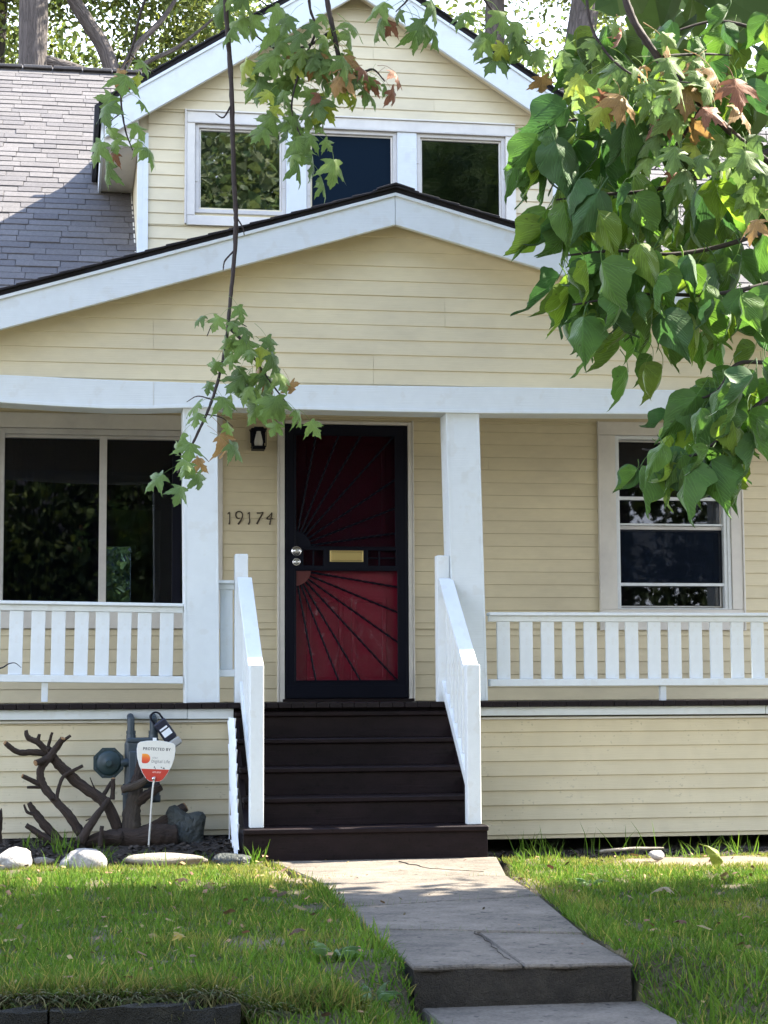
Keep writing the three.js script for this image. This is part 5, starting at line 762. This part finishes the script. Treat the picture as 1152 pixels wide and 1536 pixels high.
// --- trees behind the house; unseen ones across the street for the window reflections
function tree(label, x, y0, z, trunkPts, rad, balls, count, seed, clump, mat, extra = [], group) {
  const t = thing('tall_tree', label, 'tree', [x, y0, z], group);
  part('trunk', tube(trunkPts, rad, 16, 8, 0.07, seed), M.bark, t); extra.forEach(([p, q], i) => part('limb', tube(p, q, 10, 8, 0.08, seed + i + 1), M.bark, t));
  crown(t, 'crown', clump, mat, balls, count, seed, [1.35, 1.1, 0.5], 0.6); return t;
}
{
  const cl = crownClump(simpleLeaf(0.5), 22, 1.0, 0.115, 9), cl2 = crownClump(simpleLeaf(0.7), 12, 1.4, 0.3, 10), bg = leafMat(null, 0.15, 0.21, 0.07, 0.5, 0), bg2 = leafMat(null, 0.10, 0.15, 0.05, 0.45, 0.1);
  tree('tall tree with the thick grey trunk above the roof at the left', -0.57, 0, -12, [[-0.57, -0.2, -12], [-0.57, 5, -12], [-0.57, 9.8, -12], [-0.55, 12, -12], [-0.4, 16, -12.2]], [0.34, 0.27, 0.205, 0.205, 0.12], [[-0.8, 13.2, -12.5, 2.6, 1.6, 2.0], [0.6, 15, -13, 3, 2, 2]], 1050, 501, cl, bg, [[[[-0.5, 10.1, -12], [0.3, 9.95, -12.2], [0.55, 9.8, -12.3]], [0.09, 0.07, 0.03]]]);
  tree('slim tree with the curved dark stem left of the dormer', 0.7, 0, -12.5, [[0.75, -0.2, -12.5], [0.7, 5, -12.5], [0.66, 9.6, -12.5], [0.45, 10.45, -12.5], [0.2, 10.85, -12.5], [-0.05, 11.3, -12.5], [-0.3, 13, -12.5]], [0.2, 0.16, 0.12, 0.115, 0.11, 0.10, 0.06], [[1.1, 12.6, -14, 2.2, 1.3, 1.6], [2.2, 10.6, -15, 1.5, 1.6, 1.5], [1.0, 10.4, -16, 2.0, 1.0, 1.6]], 1350, 511, cl, bg, [[[[0.62, 9.9, -12.5], [0.9, 10.5, -12.5], [1.3, 11.0, -12.6], [1.6, 11.5, -12.6]], [0.06, 0.05, 0.04, 0.02]], [[[0.68, 9.7, -12.5], [1.0, 10.2, -12.4], [1.5, 10.5, -12.4], [2.1, 11.0, -12.3]], [0.045, 0.035, 0.03, 0.015]]]);
  tree('pale tree at the far left behind the thick grey trunk', -1.4, 0, -15, [[-1.35, -0.2, -15], [-1.3, 6, -15], [-1.25, 10, -15], [-1.1, 13, -15]], [0.22, 0.2, 0.16, 0.1], [[-2.2, 12.2, -15.5, 2.2, 2.4, 1.8], [-0.6, 11.0, -17, 1.8, 1.2, 1.6]], 800, 521, cl, bg);
  tree('tall tree with the leaning grey trunk right of the dormer peak', 7.4, 0, -12, [[6.9, -0.2, -12], [7.1, 5, -12], [7.42, 10.2, -12], [7.6, 11.5, -12], [7.7, 14, -12]], [0.36, 0.29, 0.23, 0.21, 0.14], [[8.2, 13.0, -12.6, 2.4, 1.6, 2], [6.4, 13.6, -13, 1.6, 1.2, 1.5]], 450, 531, cl, bg, [[[[7.62, 11.6, -12], [8.4, 11.2, -12], [9.2, 10.9, -12.1]], [0.07, 0.055, 0.03]]]);
  tree('dark trunked tree just right of the dormer peak', 6.4, 0, -13, [[6.3, -0.2, -13], [6.4, 6, -13], [6.42, 11, -13], [6.5, 14, -13]], [0.24, 0.2, 0.16, 0.1], [[6.6, 11.2, -14.5, 1.2, 0.9, 1.2], [9.6, 11.0, -15, 1.6, 1.5, 1.6]], 380, 541, cl, bg);
  const bush = thing('garden_bush', 'sunlit bush seen through the house by the left window', 'bush', [0.6, 0, -11]); part('stem', tube([[0.6, -0.1, -11], [0.62, 1.2, -11], [0.6, 2.4, -11]], [0.06, 0.05, 0.03], 8, 4), M.bark, bush); crown(bush, 'crown', crownClump(simpleLeaf(0.6), 10, 0.5, 0.12, 12), bg, [[0.6, 2.2, -11, 1.3, 1.5, 0.8]], 420, 551, [1.5, 1.15, 0.5]);
  tree('large unseen shade tree across the street left of the view, mirrored in the windows', -7, -0.7, 30, [[-7, -1, 30], [-7, 4, 30], [-6.8, 9, 30], [-6.5, 13, 30]], [0.45, 0.36, 0.28, 0.12], [[-7, 10.5, 30, 5.5, 5.5, 5], [-3, 8.0, 31, 3, 3.5, 3], [-10, 7.5, 30, 3, 3.4, 3]], 760, 561, cl2, bg2, [[[[-6.9, 6, 30], [-5, 8, 30.5], [-3, 9, 31]], [0.16, 0.12, 0.06]]], 'unseen street trees across the road');
  tree('large unseen shade tree across the street straight opposite the house, mirrored in the windows', 3, -0.7, 33, [[3, -1, 33], [3.1, 5, 33], [3.0, 11, 33], [3.2, 15, 33]], [0.5, 0.4, 0.3, 0.14], [[3, 9.8, 33, 5.2, 4.3, 4], [6, 9, 32, 3.2, 3.5, 3], [0, 9, 32, 3, 3, 3]], 420, 571, cl2, bg2, [[[[3.05, 7, 33], [5, 9, 32.6], [6.4, 10.5, 32.3]], [0.17, 0.12, 0.06]]], 'unseen street trees across the road');
  tree('large unseen shade tree across the street right of the view, mirrored in the windows', 13, -0.7, 29, [[13, -1, 29], [13, 5, 29], [12.8, 9, 29], [12.9, 14, 29]], [0.45, 0.36, 0.28, 0.12], [[13, 10.5, 29, 5.2, 5, 5], [10, 8, 30, 3, 3.2, 3], [16, 8, 29, 3, 3.4, 3]], 1200, 581, cl2, bg2, [], 'unseen street trees across the road');
}
{ // added brick house and shrub row, plus unseen low tree, to darken window reflections
  const h = thing('added_brick_house', 'added dark brick house across the street, out of view, darkening the window reflections', 'house', [4, -0.6, 42]);
  part('wall', prism(rect(-6, 14, -0.8, 5.4), 39, 49, 0, [rect(-3.5, -1.7, 1, 2.8), rect(7, 9.4, 1, 2.8)]), MS({ color: col(0.07, 0.045, 0.036), roughness: 0.9, map: rep(grimy, 1, 1) }), h);
  part('roof', flat([[[-6.6, 5.3, 38.4], [14.6, 5.3, 38.4], [10, 9, 44], [-2, 9, 44]], [[-6.6, 5.3, 38.4], [-2, 9, 44], [-6.6, 5.3, 49.6]], [[14.6, 5.3, 38.4], [14.6, 5.3, 49.6], [10, 9, 44]], [[-6.6, 5.3, 49.6], [-2, 9, 44], [10, 9, 44], [14.6, 5.3, 49.6]]]), M.shingleEdge, h);
  for (const x of [-3.5, 7]) { const w = part('window', ring(x, x + (x < 0 ? 1.8 : 2.4), 1, 2.8, 0.08, 38.95, 39.05), M.whiteRail, h); part('pane', plain(x + 0.08, x + (x < 0 ? 1.72 : 2.32), 1.08, 2.72, 39.0, 39.01), M.bugScreen, w); }
  part('door', bx(1.5, 2.5, -0.6, 1.6, 38.9, 38.99), M.step, h);
  tree('low spreading tree out of view across the street, placed to soften the window reflections', 0.5, -0.7, 31, [[0.5, -0.9, 31], [0.5, 1.5, 31], [0.7, 4, 31], [0.6, 7, 31]], [0.2, 0.16, 0.12, 0.06], [[-4.5, 4.2, 31, 3.2, 2.8, 1.6], [0.8, 4.8, 31.5, 3.4, 3.2, 1.6], [6, 4.4, 31, 3.4, 2.9, 1.6], [11, 4.6, 31.5, 3, 2.8, 1.5]], 1500, 595, crownClump(simpleLeaf(0.7), 12, 1.2, 0.26, 15), leafMat(null, 0.07, 0.11, 0.04, 0.4, 0.1), [[[[0.6, 2, 31], [3, 3.5, 31], [6, 4.5, 31]], [0.1, 0.07, 0.04]]], 'unseen street trees across the road');
  const hd = thing('added_hedge', 'added long dark green shrub row across the street, out of view, darkening the window reflections', 'added_hedge', [3, -0.7, 27]); crown(hd, 'foliage', crownClump(simpleLeaf(0.6), 14, 0.8, 0.22, 14), leafMat(null, 0.05, 0.075, 0.03, 0.35, 0.1), [[-12, 0.6, 27, 5, 1.9, 1], [-5, 0.8, 27.2, 5, 2.4, 1.1], [2, 0.6, 27, 5, 2.0, 1], [9, 0.9, 27.3, 5, 2.6, 1.2], [16, 1.6, 27, 6, 4.2, 1.2], [24, 1.6, 27, 6, 4.2, 1.2]], 4200, 591, [1.3, 1.1, 0.6]);
  part('stem', tube([[2, -0.9, 27], [2, 0.2, 27], [2.1, 1.2, 27]], [0.08, 0.06, 0.03], 8, 4), M.bark, hd);
}
// ---------------------------------------------------------------- grass and small ground things
{
  const blade = (() => { const w = 0.5, p = [[-w, 0, 0], [w, 0, 0], [-w * 0.85, 0.35, 0.04], [w * 0.85, 0.35, 0.04], [-w * 0.55, 0.7, 0.17], [w * 0.55, 0.7, 0.17], [0, 1, 0.4]]; const g = new THREE.BufferGeometry(); g.setAttribute('position', new THREE.Float32BufferAttribute(p.flat(), 3)); g.setIndex([0, 1, 2, 1, 3, 2, 2, 3, 4, 3, 5, 4, 4, 5, 6]); g.computeVertexNormals(); return uvm(g); })();
  const r = mulberry(601), mats = [], cols = [], d = new THREE.Object3D(), c = new THREE.Color(); const m = [];
  const add = (x, z, len, wid, lean, warm, v) => { d.position.set(x, ground(x, z) - 0.004, z); d.rotation.set(lean * (r() - 0.5) * 2, r() * 6.283, lean * (r() - 0.5) * 2, 'YXZ'); d.scale.set(wid, len, len); d.updateMatrix(); m.push(d.matrix.clone()); cols.push([v * mix(0.082, 0.34, warm), v * mix(0.185, 0.30, warm), v * mix(0.012, 0.07, warm)]); };
  for (let k = 0; k < 330000; k++) {
    const x = -2.2 + r() * 8.2, z = 2.25 + r() * 6.7; if (z > 8.40 && x < 0.5) continue;
    if (z < 2.9 && x < 1.14 && r() > 0.0) continue;
    const edge = z > 3.05 ? Math.min(Math.abs(x - pathL(z)), Math.abs(x - pathR(z))) : 9;
    if (onPath(x, z) && !(edge < 0.05 * r() * r() + 0.015)) continue; if (z < 3.15 && x > 1.04 && x < 2.64) continue;
    const b = bare(x, z); if (r() < b * 1.02) continue; const q = nz2(x * 5, z * 5), thin = gn1(x / 2.3, z / 2.3); if (r() > 0.12 + 1.25 * sstep(0.25, 0.6, thin)) continue;
    const tall = mix(0.5, 1, sstep(3.0, 4.4, z)) * (edge < 0.12 ? 1.3 : 1) * (z > 8 ? 1.2 : 1);
    add(x, z, (0.018 + 0.058 * r() * (0.25 + q)) * tall * (0.75 + 0.5 * thin), 0.0035 + 0.0035 * r(), 0.75, r() < 0.1 ? 1 : clamp(0.35 * q * r() + 0.7 * r() * sstep(0.02, 0.3, Math.max(bare(x, z - 0.35), bare(x + 0.2, z), bare(x, z))), 0, 1), 0.5 + 0.75 * r());  // dry tint near bare soil also brightens the sunlit strip by colour
  }
  const tuft = (x, z, n, rad, len, warm = 0.2) => { for (let k = 0; k < n; k++) { const a = r() * 6.28, q = Math.sqrt(r()) * rad; add(x + Math.cos(a) * q, z + Math.sin(a) * q, len * (0.5 + 0.7 * r()), 0.005 + 0.004 * r(), 0.55, warm * r(), 0.8 + 0.5 * r()); } };
  for (const [x, z, n, q, l] of [[3.0, 2.62, 26, 0.12, 0.2], [3.15, 2.6, 22, 0.1, 0.17], [3.35, 2.6, 10, 0.1, 0.24], [3.65, 2.6, 10, 0.2, 0.22], [3.9, 3.0, 24, 0.2, 0.13], [4.2, 2.75, 40, 0.3, 0.15], [2.8, 3.4, 60, 0.2, 0.1], [2.9, 2.8, 30, 0.3, 0.1], [0.0, 2.72, 40, 0.08, 0.15], [-0.2, 2.6, 20, 0.08, 0.1], [0.22, 2.95, 26, 0.05, 0.14], [0.42, 2.98, 14, 0.06, 0.1], [0.85, 2.98, 10, 0.05, 0.09], [1.13, 3.25, 22, 0.05, 0.13], [0.3, 3.5, 50, 0.5, 0.12], [0.05, 4.6, 70, 0.4, 0.15], [0.2, 5.2, 60, 0.4, 0.16], [0.9, 7.6, 60, 0.3, 0.12], [1.2, 7.2, 60, 0.15, 0.13], [2.25, 7.9, 60, 0.12, 0.12], [2.4, 8.2, 60, 0.2, 0.12], [0.4, 8.15, 60, 0.5, 0.1], [2.3, 6.6, 40, 0.1, 0.1]]) tuft(x, z, n, q, l);
  for (let k = 0; k < 5200; k++) { const x = -1.6 + 2.6 * r(), z = 8.28 + 0.125 * r(); add(x, z, 0.05 + 0.11 * r() * r(), 0.004 + 0.003 * r(), 1.0, r() < 0.45 ? 0.9 : 0.2, 0.35 + 0.6 * r()); }
  for (let k = 0; k < 500; k++) { const j = [4.25, 5.55, 6.72][Math.floor(r() * 3)], side = r() < 0.5, t = r() * r() * 0.45, x = side ? mix(pathL(j), pathR(j), t) : mix(pathR(j), pathL(j), t), z = j + [0.14, -0.3, 0.32][[4.25, 5.55, 6.72].indexOf(j)] * ((side ? t : 1 - t) - 0.5); add(x, z + 0.02 * (r() - 0.5), 0.13 + 0.035 * r(), 0.004, 0.5, 0.3 * r(), 0.6 + 0.5 * r()); }
  for (let k = 0; k < 3400; k++) { const x = -1.6 + 2.3 * r(), z = 8.36 + 0.05 * r(), len = 0.06 + 0.13 * r() * r(), w = r() < 0.55 ? 0.9 : 0.25, v = 0.3 + 0.7 * r(); d.position.set(x, ground(x, Math.min(z, 8.39)), z); d.rotation.set(0.7 + 1.1 * r(), (r() - 0.5) * 1.6, 0, 'YXZ'); d.scale.set(0.004 + 0.003 * r(), len, len); d.updateMatrix(); m.push(d.matrix.clone()); cols.push([v * mix(0.10, 0.30, w), v * mix(0.205, 0.25, w), v * mix(0.016, 0.09, w)]); }
  const im = new THREE.InstancedMesh(blade, MP({ color: col(1, 1, 1), roughness: 0.95, transmission: 0.45, thickness: 0, specularIntensity: 0.25, side: THREE.DoubleSide }), m.length);
  m.forEach((q, i) => { im.setMatrixAt(i, q); im.setColorAt(i, c.setRGB(...cols[i])); }); im.userData.kind = 'stuff'; im.userData.label = 'short green lawn grass with dry blades on both sides of the walk'; im.userData.category = 'grass'; im.name = 'grass'; scene.add(im);
  // mulch and dead leaf crumbs in the beds and along the walk
  const chip = flat([[[-0.5, 0, -0.3], [0.5, 0.05, -0.35], [0.4, 0.25, 0.3], [-0.45, 0.1, 0.35]]]), cm = [], cc = [];
  for (let k = 0; k < 5200; k++) { const left = r() < 0.6, x = left ? -1.4 + r() * 2.5 : 2.55 + r() * 2.6, z = left ? 2.2 + r() * 0.85 : 2.2 + r() * 0.75; d.position.set(x, ground(x, z) + 0.004, z); d.rotation.set((r() - 0.5), r() * 6.28, (r() - 0.5)); const s = 0.012 + 0.03 * r() * r(); d.scale.set(s * (1 + r()), s, s); d.updateMatrix(); cm.push(d.matrix.clone()); const v = 0.02 + 0.07 * r() * r(); cc.push([v * 1.15, v * 0.9, v * 0.7]); }
  const mu = new THREE.InstancedMesh(chip, MS({ roughness: 0.95 }), cm.length); cm.forEach((q, i) => { mu.setMatrixAt(i, q); mu.setColorAt(i, c.setRGB(...cc[i])); }); mu.name = 'bark_mulch'; mu.userData = { kind: 'stuff', label: 'dark bark mulch and leaf crumbs in the beds along the skirt', category: 'mulch' }; scene.add(mu);
  { const lm = [], lc = []; for (let k = 0; k < 900; k++) { const x = -1.5 + 6.8 * r(), z = 3.1 + 5.6 * r(); if (z > 8.38 && x < 0.5) continue; const path = onPath(x, z); if (path && r() < 0.75) continue; const y = path && z < 7.7 ? 0.012 : z > 7.75 && x > pathL(7.7) && x < pathR(7.7) ? -0.136 : ground(x, z) + 0.02 + 0.02 * r(); d.position.set(x, y, z); d.rotation.set((r() - 0.5) * 1.2, r() * 6.28, (r() - 0.5) * 1.2); const q = path ? 0.008 + 0.012 * r() : 0.012 + 0.03 * r() * r(); d.scale.set(q * (1 + r()), q, q); d.updateMatrix(); lm.push(d.matrix.clone()); const v = 0.05 + 0.25 * r(); lc.push([v, v * (0.45 + 0.35 * r()), v * 0.3]); }
    const li = new THREE.InstancedMesh(chip, MS({ roughness: 0.9 }), lm.length); lm.forEach((q, i) => { li.setMatrixAt(i, q); li.setColorAt(i, c.setRGB(...lc[i])); }); li.name = 'leaf_litter'; li.userData = { kind: 'stuff', label: 'brown leaf crumbs scattered over the lawn and the walk', category: 'leaf litter' }; scene.add(li); }
  // fallen leaves: each one a thing
  const fallen = (label, x, z, size, mat, geo, turn, up = 0.01, tilt = 0.2) => { const f = new THREE.Mesh(geo, mat); f.name = numbered('fallen_leaf'); f.scale.setScalar(size * 0.85); f.position.set(x, ground(x, z) + up * 0.6 + 0.015, z); f.rotation.set(-Math.PI / 2 + tilt, turn, tilt * 0.6, 'YXZ'); f.userData = { label, category: 'fallen leaf' }; scene.add(f); };
  const dry = leafMat(LT[0], 0.26, 0.15, 0.08, 0.2, 0), dry2 = leafMat(LT[1], 0.30, 0.24, 0.15, 0.2, 0);
  { const f = putLeaf(scene, CG[5], leafMat(LT[3], 0.26, 0.32, 0.04, 0.4), V(3.86, -0.03, 3.9), V(-0.45, 0.62, 0.1), V(0.5, 0.45, 0.9), 0.15, 0.9); f.name = numbered('fallen_leaf'); f.userData = { label: 'large yellow green leaf standing in the grass at the right', category: 'fallen leaf' }; }
  fallen('yellow and brown leaf low on the left lawn', 0.48, 7.3, 0.06, leafMat(LT[1], 0.4, 0.3, 0.05, 0.3), MG[1], 0.4, 0.05, 0.7);
  fallen('reddish brown leaf in the left lawn beside the walk edge', 1.05, 5.6, 0.07, dry, MG[2], 1.4, 0.05, 0.4);
  fallen('orange brown leaf in the middle of the left lawn', 0.62, 5.0, 0.08, dry, MG[3], 2.4, 0.05, 0.4);
  fallen('dark brown leaf low in the right half of the left lawn', 0.95, 7.2, 0.07, leafMat(LT[0], 0.09, 0.05, 0.03, 0.1, 0), MG[4], 0.2, 0.05, 0.5);
  fallen('brown leaf low on the right lawn', 2.55, 7.2, 0.07, leafMat(LT[0], 0.14, 0.07, 0.05, 0.1, 0), MG[5], 1.2, 0.05, 0.4);
  fallen('orange leaf far right on the lawn', 2.9, 6.8, 0.05, dry, MG[6], 3.0, 0.06, 0.3); fallen('pale curled dry leaf on the right lawn', 2.95, 5.8, 0.13, dry2, MG[7], 1.9, 0.05, 0.25);
  fallen('dry brown leaf at the left end of the lower step', 1.28, 7.95, 0.06, dry2, MG[0], 0.7, 0.06, 0.3); fallen('dry brown leaf on the lower slab at the right', 2.0, 8.1, 0.06, dry, MG[8], 2.0, 0.06, 0.2);
  fallen('dark curled leaf on the lower slab in the middle', 1.55, 7.95, 0.07, leafMat(LT[0], 0.1, 0.07, 0.04, 0.1, 0), MG[2], 4.0, 0.06, 0.2);
  // broad-leaved weeds
  const weed = (label, x, z, n, size) => { const t = thing('weed', label, 'weed', [x, ground(x, z), z]); const rr = mulberry(Math.floor(x * 1000)); for (let k = 0; k < n; k++) { const a = k / n * 6.28 + rr() * 0.5; putLeaf(t, CG[k % 10], CAT.g[k % 2], V(x, ground(x, z) + 0.01, z), V(Math.cos(a), 0.45 + 0.3 * rr(), Math.sin(a)), V(0, 1, 0.2), size * (0.7 + 0.5 * rr()), 0.42); } };
  weed('broad leaved weed beside the right edge of the walk', 2.18, 6.7, 9, 0.10); weed('small weed in the right lawn behind the walk edge weed', 2.75, 4.9, 7, 0.08); weed('small weed low on the left lawn by the walk', 1.02, 7.5, 8, 0.09); weed('pale weed at the bottom right of the left lawn', 1.1, 7.9, 7, 0.08);
}
scene.traverse(o => { if (o.isMesh) { o.castShadow = true; o.receiveShadow = true; } });
renderer.render(scene, camera);
